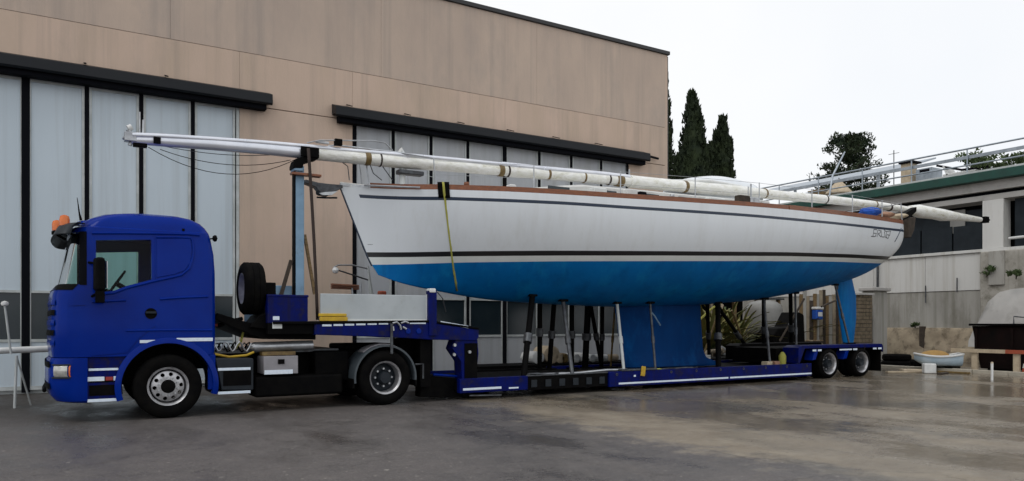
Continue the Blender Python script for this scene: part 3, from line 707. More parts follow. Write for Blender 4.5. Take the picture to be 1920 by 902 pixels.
t = thing('marker_post', 'single short pale post standing on the wet yard before the kerb', 'post', (20.9, 10.3, 0))
c = gr(1860, 713); t.location = c
q = MB(); q.tube([c, c + Vector((0, 0, .44))], .032, 10); q.build('shaft', 'whitep', t)
q = MB(); q.lathe([(0, .44), (.034, .44), (.03, .47), (0, .48)], c, 'z', 10, closed=False); q.build('cap', 'cream', t)
t = thing('red_cone', 'small faded red cone in front of the black skip', 'cone', (23.6, 10.75, 0))
q = MB(); q.lathe([(0, .45), (.02, .45), (.11, .03), (.15, .03), (.15, 0), (0, 0)], (23.62, 10.75, .0), 'z', 14, closed=False); q.build('cone_body', 'redwhite', t)
q = MB(); q.lathe([(.05, .32), (.06, .32), (.082, .2), (.072, .2)], (23.62, 10.75, .0), 'z', 14); q.build('white_band', 'whitep', t)
# dinghy
def dinghy():
    p = gr(1745, 697); L, B = 1.30, .34
    t = thing('dinghy', 'small pale blue dinghy with an ochre cover by the kerb', 'dinghy', (p.x + .45, p.y + .05, 0))
    c = Vector((p.x + .45, p.y + .05, .16)); ax = Vector((.70, -.714, 0)); sx = Vector((ax.y, -ax.x, 0)) * -1
    def P(u, s, z): return c + ax * (u * L / 2) + sx * s + Vector((0, 0, z))
    rows = []
    for i in range(15):
        u = -1 + 2 * i / 14; b = B * math.sqrt(max(0, 1 - max(0, -u) ** 2.2)) if u < 0 else B * (1 - .25 * u * u); zs = .29 + .08 * u * u; r = []
        b = max(b, .01); kz = .0 + (.25 * max(0, -u - .5) * 2) ** 1.2
        for j in range(13):
            a = -1 + 2 * j / 12; r.append(P(u, b * math.sin(a * math.pi / 2), kz + (zs - kz) * abs(a) ** 2.6))
        rows.append(r)
    q = MB(); q.grid(rows); q.f.append(list(range(14 * 13, 15 * 13))); q.m.append(0); q.build('hull', 'navycan', t)
    ring = [r[0] for r in rows] + [r[-1] for r in reversed(rows)]
    q = MB(); q.tube([v + Vector((0, 0, .01)) for v in ring], .035, 8); q.build('gunwale', 'whitep', t)
    rr = []
    for i in range(10):
        u = -.72 + 1.2 * i / 9; b = B * .86 * math.sqrt(max(.02, 1 - (abs(u + .12) / .66) ** 2.4)); r = []
        for j in range(9):
            a = -1 + j / 4; r.append(P(u, a * b, .30 + .19 * (1 - a * a) * math.sqrt(max(0, 1 - (abs(u + .12) / .66) ** 2))))
        rr.append(r)
    q = MB(); q.grid(rr); q.build('cover', 'ochre', t); q = MB(); q.tube([r[0] for r in rr] + [r[-1] for r in rr[::-1]], .03, 6); q.build('cover_hem', 'black', t)
    q = MB(); q.tube([P(-.8, 0, .05), P(0, 0, -.03), P(.98, 0, -.03)], .03, 6); q.build('keel_strip', 'black', t)
    for u in (-.45, .45): q = MB(); q.obb(P(u, 0, -.095), (.12, .5, .12), Matrix.Rotation(math.atan2(ax.y, ax.x), 3, 'Z')); q.build('chock', 'black', t)
    q = MB(); q.obb(P(.55, 0, .27), (.14, .56, .03), Matrix.Rotation(math.atan2(ax.y, ax.x), 3, 'Z')); q.build('thwart', 'wood', t)
dinghy()
c = gr(1742, 700); q = MB(); q.obb(c + Vector((0, 0, .145)), (.34, .22, .29), Matrix.Rotation(-.7, 3, 'Z'))
tag(q.build('white_crate', 'whitep', bevel=.03), 'small white box standing against the pale blue dinghy', 'box')
c = gr(1722, 697); q = MB(); q.obb(c + Vector((.1, .1, .035)), (.9, .5, .06), Matrix.Rotation(-.75, 3, 'Z'))
tag(q.build('white_slab', 'cream', bevel=.015), 'flat off-white slab lying on the yard left of the dinghy', 'slab')
for i, (px, py, L_, a_, m_, lab) in enumerate(((1700, 699, 1.3, .3, 'cream', 'long pale plank lying on the yard just right of the trailer tail'), (1788, 700, .9, -.9, 'tape', 'short ochre plank lying by the right end of the dinghy'), (1768, 702, .6, .9, 'bark', 'short dark plank lying crosswise before the dinghy'))):
    c = gr(px, py); q = MB(); q.obb(c + Vector((0, 0, .03)), (L_, .14, .05), Matrix.Rotation(a_ - .7, 3, 'Z')); tag(q.build('loose_plank', m_, bevel=.006), lab, 'plank')
for i, (px, z, sz, lab) in enumerate(((1850, 3.2, .32, 'green weeds hanging on the stained wall just right of the pier'), (1716, 1.28, .14, 'small weeds growing on the wall ledge above the dinghy'), (1905, 3.05, .25, 'moss and weeds on top of the pale mound'))):
    X_ = RX - (.35 if i == 0 else .30 if i == 1 else .9); shrub((X_, atx(px, 400, X_).y, z), sz, sz * 1.2, 9, 'bush', lab, 70 + i, .10, 'weeds', 'weed_clump')
# heap of old tyres behind the trailer tail
for i, (px, py, z, lab) in enumerate(((1676, 690, 0, 'discarded tyre lying flat behind the trailer tail, bottom of the heap'), (1674, 690, .22, 'discarded tyre second up in the heap behind the trailer tail'), (1700, 688, 0, 'lone tyre lying beside the heap near the dinghy'))):
    c = gr(px, py) + Vector((.6 + .1 * i, .3, z))
    q = MB(); q.lathe([(.2, .0), (.4, .0), (.45, .05), (.45, .16), (.4, .21), (.2, .21)], c, 'z', 24)
    tag(q.build('old_tyre', 'tyre'), lab, 'tyre', 'discarded tyres')

# ---- far left: white bar resting on a stand
c = at(25, 655, 15.6)
q = MB(); a_ = Vector((-2.6, 15.6, .98)); b_ = Vector((.35, 16.3, 1.02))
q.tube([a_, a_.lerp(b_, .5), b_ - Vector((.5, .12, 0)), b_], [.05, .055, .06, .035], 12)
tag(q.build('white_spar', 'whitep'), 'white spar lying level across a stand at the far left', 'spar')
t = thing('trestle_stand', 'thin steel stand holding the white spar at the far left', 'stand', (at(25, 700, 15.7).x, 15.7, 0))
x = at(25, 700, 15.75).x
q = MB(); q.tube([(x + .02, 15.72, 0), (x + .05, 15.72, .92)], .022, 8); q.build('upright', 'frame', t)
q = MB(); q.tube([(x - .03, 15.66, .95), (x - .12, 15.66, 1.80)], .018, 8); q.build('upper_rod', 'frame', t)
q = MB(); q.lathe([(0, -.05), (.05, -.03), (.06, 0), (.05, .03), (0, .05)], (x - .12, 15.66, 1.83), 'z', 12, closed=False); q.build('knob', 'whitep', t)
q = MB(); q.tube([(x + .05, 15.74, .9), (x + .25, 16.1, 0)], .015, 8); q.build('brace', 'frame', t)

# ================================================================== TRUCK
YN0, YN1 = 12.8, 15.3      # near and far side of truck and trailer
YC = (YN0 + YN1) / 2
def X8(px, Y=YN0): return at(px, 500, Y).x
def Z8(px, py, Y=YN0): return at(px, py, Y).z
AX1, AX2 = 1.41, 5.02
def wheel(parent, x, side, R, r, width, style, dual=False):
    "tyre, rim and hub; side -1 is the near side"
    y0 = YN0 + .01 if side < 0 else YN1 - .01
    sg = 1 if side < 0 else -1
    def Y(t): return y0 + sg * t
    c = Vector((x, 0, R))
    hub = MB()
    def L(mb, prof, n=40): mb.lathe([(a, Y(t)) for a, t in prof], c, 'y', n)
    if style == 'front':
        face = MB(); face.lathe([(0, Y(.02)), (.06, Y(.005)), (.17, Y(.015)), (.235, Y(.05)), (.245, Y(.075)), (.15, Y(.09)), (0, Y(.09))], c, 'y', 40, closed=False)
        cut = MB()
        for i in range(10):
            a = 2 * math.pi * i / 10 + .1; cc = c + Vector((.192 * math.cos(a), 0, .192 * math.sin(a)))
            cut.tube([(cc.x, Y(-.05), cc.z), (cc.x, Y(.15), cc.z)], .031, 14)
        me = boolean(face, [cut]); w = put_mesh('wheel', me, 'rim', parent)
        L(hub, [(0, -.03), (.085, -.025), (.10, .0), (.115, .02), (0, .02)], 24); hub.build('hub_cap', 'black', w)
        q = MB()
        for i in range(10):
            a = 2 * math.pi * (i + .5) / 10 + .1; cc = c + Vector((.145 * math.cos(a), 0, .145 * math.sin(a))); q.tube([(cc.x, Y(-.03), cc.z), (cc.x, Y(.02), cc.z)], .015, 6)
        tag(q.build('wheel_nuts', 'steel', w), kind='stuff')
    else:
        L(hub, [(0, .0 if style == 'rear' else .03), (.10, .0), (.12, .10), (.13, .155), (r * .82, .17), (r * .9, .19), (r * .9, .21), (0, .21)], 32)
        w = hub.build('wheel', 'plastic', parent)
        q = MB()
        for i in range(8):
            a = 2 * math.pi * i / 8; cc = c + Vector((.165 * math.cos(a) * r / .3, 0, .165 * math.sin(a) * r / .3)); q.tube([(cc.x, Y(.10), cc.z), (cc.x, Y(.165), cc.z)], .02, 6)
        tag(q.build('wheel_nuts', 'steel', w), kind='stuff')
    q = MB(); L(q, [(r * .88, .20), (r * .90, .12), (r * .93, .03), (r * .99, .012), (r * 1.04, .0), (r * 1.06, .02), (r, .035), (r * .97, .2)]); q.build('rim', 'rim', w)
    t = MB(); W_ = width; prof = [(r * 1.0, .02), (r * 1.12, -.012), (R * .80, -.022), (R * .93, -.005), (R * .985, .025)]
    for k in range(4):
        u = .045 + k * (W_ - .09) / 3.6; prof += [(R, u), (R, u + .04), (R - .012, u + .045), (R - .012, u + .055)]
    prof += [(R, W_ - .04), (R * .985, W_ - .015), (R * .93, W_ + .0), (r, W_ - .02)]
    L(t, prof, 56); t.build('tyre', 'tyre', w)
    if dual:
        t2 = MB(); L(t2, [(r, W_ + .05), (R * .93, W_ + .03), (R, W_ + .07), (R, 2 * W_ - .02), (R * .93, 2 * W_ + .02), (r, 2 * W_)], 40); t2.build('tyre', 'tyre', w)
    return w

tr = thing('truck', 'blue sleeper-cab tractor unit with orange beacons hitched to the yacht trailer', 'truck', (AX1, YC, 0))
SEC = [(.985, -.15, 2.105, 0), (1.1, -.165, 2.115, 0), (1.3, -.17, 2.12, 0), (1.9, -.15, 2.12, 0), (2.0, -.125, 2.12, .004), (2.06, -.06, 2.12, .01), (2.3, -.01, 2.12, .022), (2.6, .045, 2.105, .045), (2.86, .10, 2.06, .07), (2.94, .13, 2.035, .08), (2.955, .17, 2.03, .10), (3.03, .24, 1.98, .115), (3.10, .34, 1.91, .14), (3.17, .50, 1.78, .20), (3.215, .70, 1.62, .32), (3.245, .95, 1.4, .50), (3.25, 1.1, 1.25, .8)]
def plan(sec, inset=0, nf=10):
    z, xf, xb, o = sec; xf += inset; xb -= inset; y0 = YN0 + o + inset; y1 = YN1 - o - inset
    rf, rb = .34, .13; pts = []
    def arc(cx, cy, rx, ry, a0, a1, n):
        for i in range(n + 1):
            a = math.radians(lerp(a0, a1, i / n)); pts.append(Vector((cx + rx * math.cos(a), cy + ry * math.sin(a), z)))
    W2 = (y1 - y0) / 2; rf = min(rf, W2 * .9); rb = min(rb, W2 * .5, (xb - xf) * .3); rfx = min(.30, (xb - xf) * .4)
    bow = .05
    arc(xf + rfx, y0 + rf, rfx, rf, 270, 180, nf)              # near front corner, from the side round to the nose
    for i in range(1, 8):
        u = i / 8; y = lerp(y0 + rf, y1 - rf, u); pts.append(Vector((xf - bow * (1 - (2 * u - 1) ** 2), y, z)))
    arc(xf + rfx, y1 - rf, rfx, rf, 180, 90, nf)
    for i in range(1, 6): pts.append(Vector((lerp(xf + rfx, xb - rb, i / 6), y1, z)))
    arc(xb - rb, y1 - rb, rb, rb, 90, 0, 4); arc(xb - rb, y0 + rb, rb, rb, 0, -90, 4)
    for i in range(1, 6): pts.append(Vector((lerp(xb - rb, xf + rfx, i / 6), y0, z)))
    return pts
def loft(secs, inset=0, mb=None):
    q = mb or MB(); rows = [plan(s, inset) for s in secs]; n = len(rows[0]); q.grid(rows, wrap=True)
    k = len(q.v) - n * len(rows); q.f.append(list(range(k, k + n))); q.m.append(0); q.f.append(list(range(len(q.v) - n, len(q.v)))[::-1]); q.m.append(0); return q
outer = loft(SEC)
inn = [list(s) for s in SEC if s[0] > 1.05 and s[0] < 3.2]; inn[0][0] = 1.2
inner = loft([tuple(s) for s in inn], .055)
arch = MB(); arch.tube([(AX1, YN0 - .5, .52), (AX1, YN1 + .5, .52)], .66, 48)
def poly_px(pts, Y=YN0 + .02): return [(at(a, b, Y).x, at(a, b, Y).z) for a, b in pts]
WIN = [(180, 450), (284, 449), (284, 524), (262, 530), (238, 536), (214, 545), (180, 549)]
win = MB(); win.prism(poly_px(WIN), YN0 - .5, YN1 + .5)
scr = MB(); scr.box(-.6, YN0 - .3, 2.07, .24, YN1 + .3, 2.86)
def groove(pts, w=.014, dep_=.016, z_off=0):
    P = poly_px(pts, YN0); out = []
    for (a, b), (c, d) in zip(P, P[1:]):
        q = MB(); q.beam((a, YN0 - .2 + dep_, b), (c, YN0 - .2 + dep_, d), .4, w); out.append(q)
    return out
cutters = [inner, arch, win, scr]
for pts in ([(172, 668), (172, 551)], [(288, 446), (289, 528), (291, 612), (262, 634), (238, 662), (172, 668)], [(110, 575), (160, 573), (160, 660)]): cutters += groove(pts)
# roof drip groove
me = boolean(outer, cutters)
cab = put_mesh('cab', me, 'blue', tr, ang=28)
# side reliefs on the cab: drip rail, shoulder crease, sleeper window surround
def side_pt(px, py, out=0):
    p = at(px, py, YN0); o = interp([(s[0], s[3]) for s in SEC], p.z); p = at(px, py, YN0 + o); p.y -= out; return p
def ridge(name, pts, r, m, par, out=0, sq=1): q = MB(); q.tube([side_pt(a, b, out) for a, b in pts], r, 8); return q.build(name, m, par)
ridge('drip_rail', [(172, 437), (230, 437), (300, 438), (352, 439), (374, 441)], .022, 'blue', tr)
ridge('shoulder_crease', [(172, 566), (214, 564), (236, 563)], .02, 'blue', tr, .0)
ridge('shoulder_crease', [(300, 561), (340, 558), (390, 556)], .02, 'blue', tr, .0)
ridge('door_sill_crease', [(236, 620), (300, 619), (398, 619)], .018, 'blue', tr, .0)
ridge('window_sill', [(176, 553), (214, 549), (238, 540), (290, 527), (340, 516), (354, 504), (361, 485)], .022, 'blue', tr, .0)
# sleeper side panel: slightly proud pressed panel
q = MB(); P = [side_pt(a, b, .012) for a, b in [(293, 447), (357, 447), (360, 470), (357, 492), (346, 508), (326, 515), (293, 521)]]
P2 = [p + Vector((0, .05, 0)) for p in P]; n = len(P); q.add(P + P2, [tuple(range(n)), tuple(range(2*n-1, n-1, -1))] + [(i, (i+1) % n, n+(i+1) % n, n+i) for i in range(n)])
q.build('sleeper_panel', 'blue', tr, bevel=.010)
ridge('panel_rim', [(292, 445), (330, 445), (357, 446), (361, 452), (363, 470), (361, 488), (355, 505)], .016, 'blue', tr, .004)
ridge('panel_rim', [(292, 446), (292, 524)], .012, 'blue', tr, .004)
# side glass, far glass, windscreen
for side in (0, 1):
    q = MB(); P = []
    for a, b in WIN:
        p = at(a, b, YN0 + .02); o = interp([(s[0], s[3]) for s in SEC], p.z); y = YN0 + o + .02; P.append(Vector((p.x, y if side == 0 else YN1 - o - .02, p.z)))
    q.add(P, [tuple(range(len(P)))]); q.build('side_window', 'glass', tr, smooth=False, recalc=False)
q = MB(); rows = []
for s in [(z,) + tuple(interp([(t_[0], t_[i]) for t_ in SEC], z) for i in (1, 2, 3)) for z in (2.06, 2.2, 2.4, 2.6, 2.75, 2.87)]:
    rows.append([p for p in plan(s, .02)[1:27]])
q.grid(rows); q.build('windscreen', 'glass', tr, recalc=False)
# black surround pillars inside the glass corner
for far in (0, 1):
    q = MB(); rows = []
    for z in (2.06, 2.2, 2.4, 2.6, 2.75, 2.87):
        sc_ = (z,) + tuple(interp([(t_[0], t_[i]) for t_ in SEC], z) for i in (1, 2, 3)); r = []
        for x_ in (.205, .225, .25, .275, .30):
            P_ = plan(sc_, -.004, 24)[:25]; bst = min(P_, key=lambda p_: abs(p_.x - x_)); y_ = interp(sorted((p_.x, p_.y) for p_ in P_), x_)
            r.append(Vector((x_, y_ if not far else 2 * YC - y_, z)))
        rows.append(r)
    q.grid(rows); q.build('pillar_seal', 'seam', tr)
# wiper cowl
q = MB(); rows = [[p for p in plan((z,) + tuple(interp([(t_[0], t_[i]) for t_ in SEC], z) for i in (1, 2, 3)), -.006)[1:27]] for z in (1.985, 2.03, 2.075)]
q.grid(rows); q.build('wiper_cowl', 'black', tr)
# front grille on the nose
for k in range(5):
    z = 1.16 + k * .15; s = (z,) + tuple(interp([(t_[0], t_[i]) for t_ in SEC], z) for i in (1, 2, 3))
    q = MB(); rows = []
    for dz in (0, .035, .08): s2 = (z + dz,) + s[1:]; rows.append(plan(s2, -.012 if dz != .08 else -.004)[6:22])
    q.grid(rows); q.build('grille_bar', 'black' if k % 2 else 'blue', tr)
# cab interior
q = MB(); q.box(.15, YN0 + .15, 1.75, .62, YN1 - .15, 2.02); q.build('dashboard', 'black', tr, bevel=.05)
for y in (YN0 + .35, YN1 - .85):
    q = MB(); q.box(.95, y, 1.4, 1.45, y + .5, 1.75); q.obb((1.5, y + .25, 2.12), (.14, .5, .85), Matrix.Rotation(.15, 3, 'Y')); q.build('seat', 'black', tr, bevel=.04)
q = MB(); q.box(1.62, YN0 + .1, 1.6, 1.66, YN1 - .1, 3.0); q.build('sleeper_curtain', 'black', tr)
c = side_pt(222, 528); c.y = YN0 + .6
q = MB(); R_ = Matrix.Rotation(-1.0, 3, 'Y'); q.tube([c + R_ @ Vector((.23 * math.cos(t), .23 * math.sin(t), 0)) for t in [i * math.pi / 10 for i in range(21)]], .018, 6); q.tube([c, c + R_ @ Vector((0, 0, -.35))], .04, 8); q.tube([c - Vector((0, .22, 0)), c + Vector((0, .22, 0))], .02, 6)
q.build('steering_wheel', 'black', tr)
# sun visor over the windscreen
q = MB(); rows = []
for i, (dz, out) in enumerate(((3.0, .01), (2.99, -.10), (2.93, -.21), (2.80, -.27), (2.79, -.25), (2.91, -.18), (2.95, -.05))):
    s = (dz, .145, 2.03, .085); rows.append([Vector((p.x, p.y, dz)) for p in plan(s, out)[3:25]])
    rows[-1][0] = rows[-1][0].lerp(Vector((.12, rows[-1][0].y, dz)), .5)
q.grid(rows); vis = q.build('sun_visor', 'plastic', tr); sm = vis.modifiers.new('thick', 'SOLIDIFY'); sm.thickness = .015
q = MB(); q.grid([[Vector((p.x, p.y, z)) for p in plan((z, .16 + (z - 2.95) * .5, 2.03, .09), -.03 - (3.03 - z) * .9)[4:24]] for z in (2.955, 3.0, 3.04)]); q.build('visor_brow', 'blue', tr)
# beacons, aerials
for i, (px, py) in enumerate(((121, 424), (107, 433))):
    p = at(px, py, YN0 + (.28 if i == 0 else .75)); 
    b = MB(); b.lathe([(0, -.06), (.075, -.06), (.075, -.01), (.05, .0), (0, .0)], p, 'z', 16, closed=False); bb = b.build('beacon', 'black', tr)
    b = MB(); b.lathe([(.0, .003), (.068, .003), (.070, .10), (.058, .15), (.03, .165), (0, .168)], p, 'z', 20, closed=False); b.build('lens', 'orange', bb)
    b = MB(); b.tube([p + Vector((.0, 0, -.06)), p + Vector((.12, 0, -.13))], .022, 6); b.build('bracket', 'black', bb)
p = side_pt(152, 412); p.y = YN0 + .2
q = MB(); q.tube([p, p + Vector((-.02, 0, .10)), p + Vector((-.05, 0, .34))], [.02, .012, .004], 6); q.build('aerial', 'black', tr)
# mirrors on arms
q = MB(); c = at(186, 517, YN0 - .24)
q.obb((c.x, c.y, c.z + .02), (.13, .20, .50), Matrix.Rotation(.25, 3, 'Z')); mi = q.build('wing_mirror', 'black', tr, bevel=.045)
q = MB(); q.obb((c.x + .085, c.y + .03, c.z + .02), (.012, .15, .40), Matrix.Rotation(.25, 3, 'Z')); q.build('mirror_glass', 'steel', mi)
q = MB(); q.tube([c + Vector((0, 0, .18)), side_pt(166, 492, -.02)], .02, 6); q.build('mirror_arm', 'black', mi); q = MB(); q.tube([c - Vector((0, 0, .24)), side_pt(172, 556, -.02)], .022, 6); q.box(c.x - .05, c.y - .08, c.z - .40, c.x + .07, c.y + .12, c.z - .22); q.build('mirror_arm', 'black', mi, bevel=.01)
p = at(402, 447, YN0 + .12)
q = MB(); q.lathe([(0, -.03), (.035, -.025), (.055, .0), (.05, .03), (0, .05)], p, 'x', 14, closed=False); q.tube([p + Vector((-.0, 0, 0)), p + Vector((-.12, .05, -.02))], .012, 6); q.build('work_lamp', 'black', tr)
# door handle recess
p = side_pt(283, 588)
q = MB(); q.lathe([(0, .004), (.075, .002), (.085, -.008), (0, -.008)], (p.x, p.y, p.z), 'y', 20, closed=False); dh = q.build('door_handle', 'black', tr); 
q = MB(); q.obb((p.x + .0, p.y - .02, p.z + .015), (.15, .03, .035)); q.build('grip', 'plastic', dh, bevel=.008)
# lower body: bumper, step panel, wheel-arch fender
low = [(.30, -.02, 2.09, .06), (.33, -.10, 2.10, .02), (.42, -.17, 2.1, .005), (.60, -.20, 2.10, 0), (.80, -.20, 2.10, 0), (.93, -.18, 2.10, 0), (.975, -.16, 2.10, 0)]
full = loft(low); inn2 = loft([(.2, -.08, 2.02, .09), (1.1, -.08, 2.02, .09)])
keep = MB(); keep.box(-.6, YN0 - .3, .2, .305, YN1 + .3, 1.2)
hl = MB(); x0, x1 = X8(112), X8(157); hl.box(x0 - .05, YN0 - .2, .685, x1, YN0 + .045, .875); hl2 = MB(); hl2.box(x0 - .5, YN0 - .2, .685, .02, YN0 + .5, .875)
me = boolean(full, [inn2, arch, (lambda m_: (m_.box(.31, YN0 - .4, .1, 3, YN1 + .4, 1.3), m_)[1])(MB())])
bp = put_mesh('front_bumper', me, 'blue', tr, ang=30)
b = MB(); b.tube([(x_, y_, z_) for x_, y_, z_ in ((-.245, YN0 + .45, .48), (-.26, YC, .48), (-.245, YN1 - .45, .48))], .03, 8); b.build('air_intake', 'black', bp)
for z in (.56, .88):
    q = MB(); rows = [[Vector((p.x, p.y, z + dz)) for p in plan((z, -.20, 2.1, 0), -.006)[7:21]] for dz in (-.045, .045)]; q.grid(rows); q.build('intake_slot', 'black', bp)
# headlight wraps round the corner
def wrap(name, i0, i1, z0, z1, out, m, par, xa=None, xb=None):
    q = MB(); rows = []
    for z, o in ((z0, out * .2), (lerp(z0, z1, .12), out), (lerp(z0, z1, .5), out * 1.2), (lerp(z0, z1, .88), out), (z1, out * .2)):
        pts = [p for p in plan((z, -.20, 2.1, 0), -o, nf=24)]; pts = pts[i0:i1]; rows.append(pts)
    q.grid(rows); return q.build(name, m, par)
hlp = wrap('headlight', 2, 13, .70, .865, .012, 'lamp', tr)
wrap('indicator', 0, 2, .70, .865, .013, 'orange', hlp)
wrap('headlight_bezel', 0, 15, .672, .70, .010, 'plastic', hlp); wrap('headlight_bezel', 0, 15, .865, .888, .010, 'plastic', hlp)
# step panel between bumper and arch
sp = MB(); sp.box(.312, YN0 + .03, .33, .94, YN0 + .10, .975)
arc2 = MB(); arc2.tube([(AX1, YN0 - .5, .52), (AX1, YN1 + .5, .52)], .745, 48)
me = boolean(sp, [arc2]); st = put_mesh('step_panel', me, 'blue2', tr, bevel=.008)
for z0, z1, m in ((.60, .68, 'black'), (.40, .56, 'black')):
    q = MB(); q.box(.33, YN0 + .024, z0, .74, YN0 + .029, z1); q.build('step_recess', m, st)
def strip(x0, x1, z0, z1, par, y=YN0, m='refl'): q = MB(); q.box(x0, y - .008, z0, x1, y - .001, z1); return q.build('reflector_strip', m, par, bevel=.003)
strip(X8(166), X8(222), Z8(195, 695) + .0, Z8(195, 695) + .035, st, YN0 + .03)
strip(X8(164), X8(196), Z8(195, 712) - .02, Z8(195, 712) + .045, st, YN0 + .03)
strip(X8(198), X8(212), Z8(195, 712) - .015, Z8(195, 712) + .04, st, YN0 + .03, 'red')
strip(X8(213), X8(223), Z8(195, 712) - .02, Z8(195, 712) + .045, st, YN0 + .03)
strip(X8(164), X8(221), Z8(195, 751) - .02, Z8(195, 751) + .025, st, YN0 + .03)
# wheel arch flare, extruded ring with return edge
q = MB(); q.lathe([(.655, -.012), (.66, -.035), (.70, -.03), (.745, .0), (.745, .10), (.655, .10)], (AX1, YN0, .52), 'y', 40, a0=math.radians(-14), a1=math.radians(197))
q.build('arch_flare', 'blue', tr)
q = MB(); q.lathe([(.64, .0), (.65, 0), (.65, .6), (.64, .6)], (AX1, YN0 + .06, .52), 'y', 32, a0=math.radians(-10), a1=math.radians(190)); q.build('wheel_well', 'black', tr)
q = MB(); q.box(2.0, YN0 + .02, .42, 2.11, YN0 + .11, .984); q.build('rear_skirt', 'blue', tr, bevel=.01)
strip(X8(262), X8(326), Z8(290, 643), Z8(290, 637.5), tr); strip(X8(331), X8(399), Z8(360, 640), Z8(360, 633.5), tr)
wheel(tr, AX1, -1, .5, .29, .30, 'front'); wheel(tr, AX1, 1, .5, .29, .30, 'front')
wheel(tr, AX2, -1, .5, .29, .28, 'rear', True); wheel(tr, AX2, 1, .5, .29, .28, 'rear', True)
# chassis
for y in (YC - .45, YC + .37): q = MB(); q.box(.2, y, .72, 5.9, y + .08, .98); q.build('chassis_rail', 'black', tr)
for x in (AX1, AX2): q = MB(); q.tube([(x, YN0 + .3, .5), (x, YN1 - .3, .5)], .08, 8); q.lathe([(0, -.25), (.2, -.2), (.26, 0), (.2, .2), (0, .25)], (x, YC, .5), 'y', 16, closed=False); q.build('axle', 'black', tr)
q = MB(); q.box(.3, YN0 + .75, .5, 1.9, YN1 - .75, 1.25); q.build('engine', 'black', tr, bevel=.03)
q = MB(); q.box(2.2, YN0 + .7, .30, 5.4, YN0 + .74, .95); q.build('inner_shield', 'black', tr)
# step / battery box behind the cab
x0, x1 = X8(404), X8(476)
q = MB(); q.prism([(x0, Z8(404, 672)), (x0 + .1, .40), (x1, .38), (x1, Z8(476, 672))], YN0 + .02, YN0 + .6); bb = q.build('battery_box', 'plastic', tr, bevel=.02)
for py in (692, 736): strip(X8(409), X8(470), Z8(440, py) - .022, Z8(440, py) + .022, bb, YN0 + .02)
q = MB(); q.box(x0 + .12, YN0 + .012, .47, x1 - .04, YN0 + .019, .72); q.build('box_cover', 'black', bb)
# grey locker with latch, tank below
x0, x1 = X8(497), X8(562)
q = MB(); q.box(x0, YN0 + .10, Z8(530, 702), x1, YN0 + .6, Z8(530, 668)); lk = q.build('locker', 'greybox', tr, bevel=.012)
q = MB(); q.box(X8(524), YN0 + .085, Z8(530, 683), X8(536), YN0 + .099, Z8(530, 674)); q.build('latch', 'black', lk)
strip(x0 + .01, X8(552), Z8(530, 702), Z8(530, 694), lk, YN0 + .10)
q = MB(); q.box(x0 - .15, YN0 + .12, .24, X8(648), YN0 + .68, Z8(530, 704) - .01); q.build('fuel_tank', 'black', tr, bevel=.05)  # tank drawn larger than needed to shut light out below the chassis
q = MB(); q.box(2.3, YN1 - .7, .20, 4.3, YN1 - .1, 1.0); q.build('far_light_block', 'black', tr, bevel=.05)  # unseen box, added to keep light off the ground under the truck
q = MB(); q.box(X8(600), YN0 + .3, .45, X8(665), YN0 + .7, 1.0); q.build('brake_unit', 'black', tr, bevel=.04)
q = MB(); q.tube([(3.2, YC, .42), (5.0, YC, .5)], .08, 8); q.build('drive_shaft', 'black', tr)
q = MB(); q.tube([(x0 - .1, YN0 + .4, Z8(490, 652)), (X8(598), YN0 + .4, Z8(590, 648))], .085, 14); q.tube([(x0 - .1, YN0 + .4, Z8(490, 652)), (x0 - .18, YN0 + .4, Z8(490, 652))], [.085, .05], 12); q.build('air_cylinder', 'steel', tr)
q = MB(); q.box(x0, YN0 + .2, Z8(530, 667), X8(560), YN0 + .45, Z8(530, 660)); q.build('yellow_tray', 'tape', tr)
q = MB(); q.box(2.15, YN0 + .5, .98, 4.3, YN1 - .4, 1.03); q.build('catwalk', 'steeld', tr)
pts = [(403, 664), (430, 669), (462, 666), (476, 660)]
q = MB(); q.tube([at(a, b, YN0 + .25) for a, b in pts], .02, 6); q.build('yellow_hose', 'yellow', tr)
for k in range(3):
    q = MB(); q.tube([at(404 + t * 9, 650 + 9 * math.sin(t * 2.2 + k * 2) + k, YN0 + .3 + .2 * k) for t in [i * .5 for i in range(16)]], .016, 6); q.build('coil_hose', 'steel' if k != 1 else 'black', tr)
# fifth wheel, mudguard of the drive axle
q = MB(); q.box(4.5, YC - .5, .98, 5.5, YC + .5, 1.10); q.build('fifth_wheel', 'black', tr, bevel=.04)
q = MB(); q.lathe([(.565, 0), (.60, 0), (.60, .58), (.565, .58)], (AX2, YN0 - .01, .5), 'y', 32, a0=math.radians(-6), a1=math.radians(188)); mg = q.build('mudguard', 'fender', tr)
q = MB(); q.box(AX2 + .58, YN0, .33, AX2 + .61, YN0 + .56, .52); q.build('mud_flap', 'black', mg); q = MB(); q.box(AX2 - .62, YN0, .33, AX2 - .585, YN0 + .56, .50); q.build('mud_flap', 'black', mg)
q = MB(); q.lathe([(.602, .1), (.615, .1), (.615, .4), (.602, .4)], (AX2, YN0, .5), 'y', 24, a0=math.radians(50), a1=math.radians(130)); q.build('guard_plate', 'greybox', mg)
q = MB(); q.tube([(AX2 + .62, YN0 + .1, .72), (AX2 + .78, YN0 + .1, .72), (AX2 + .78, YN0 + .1, .45)], .02, 6); q.build('flap_stay', 'steeld', mg)

# ================================================================== TRAILER
tl = thing('boat_trailer', 'long blue low-loader trailer carrying the yacht, with gooseneck and two rear axles', 'trailer', (10, YC, 0))
def T(name, m, par=None, bevel=.012, **k):
    def go(mb): return mb.build(name, m, par or tl, bevel=bevel, **k)
    return go
xg0, xg1, xg2, xg3 = X8(437), X8(590), X8(806), X8(898)
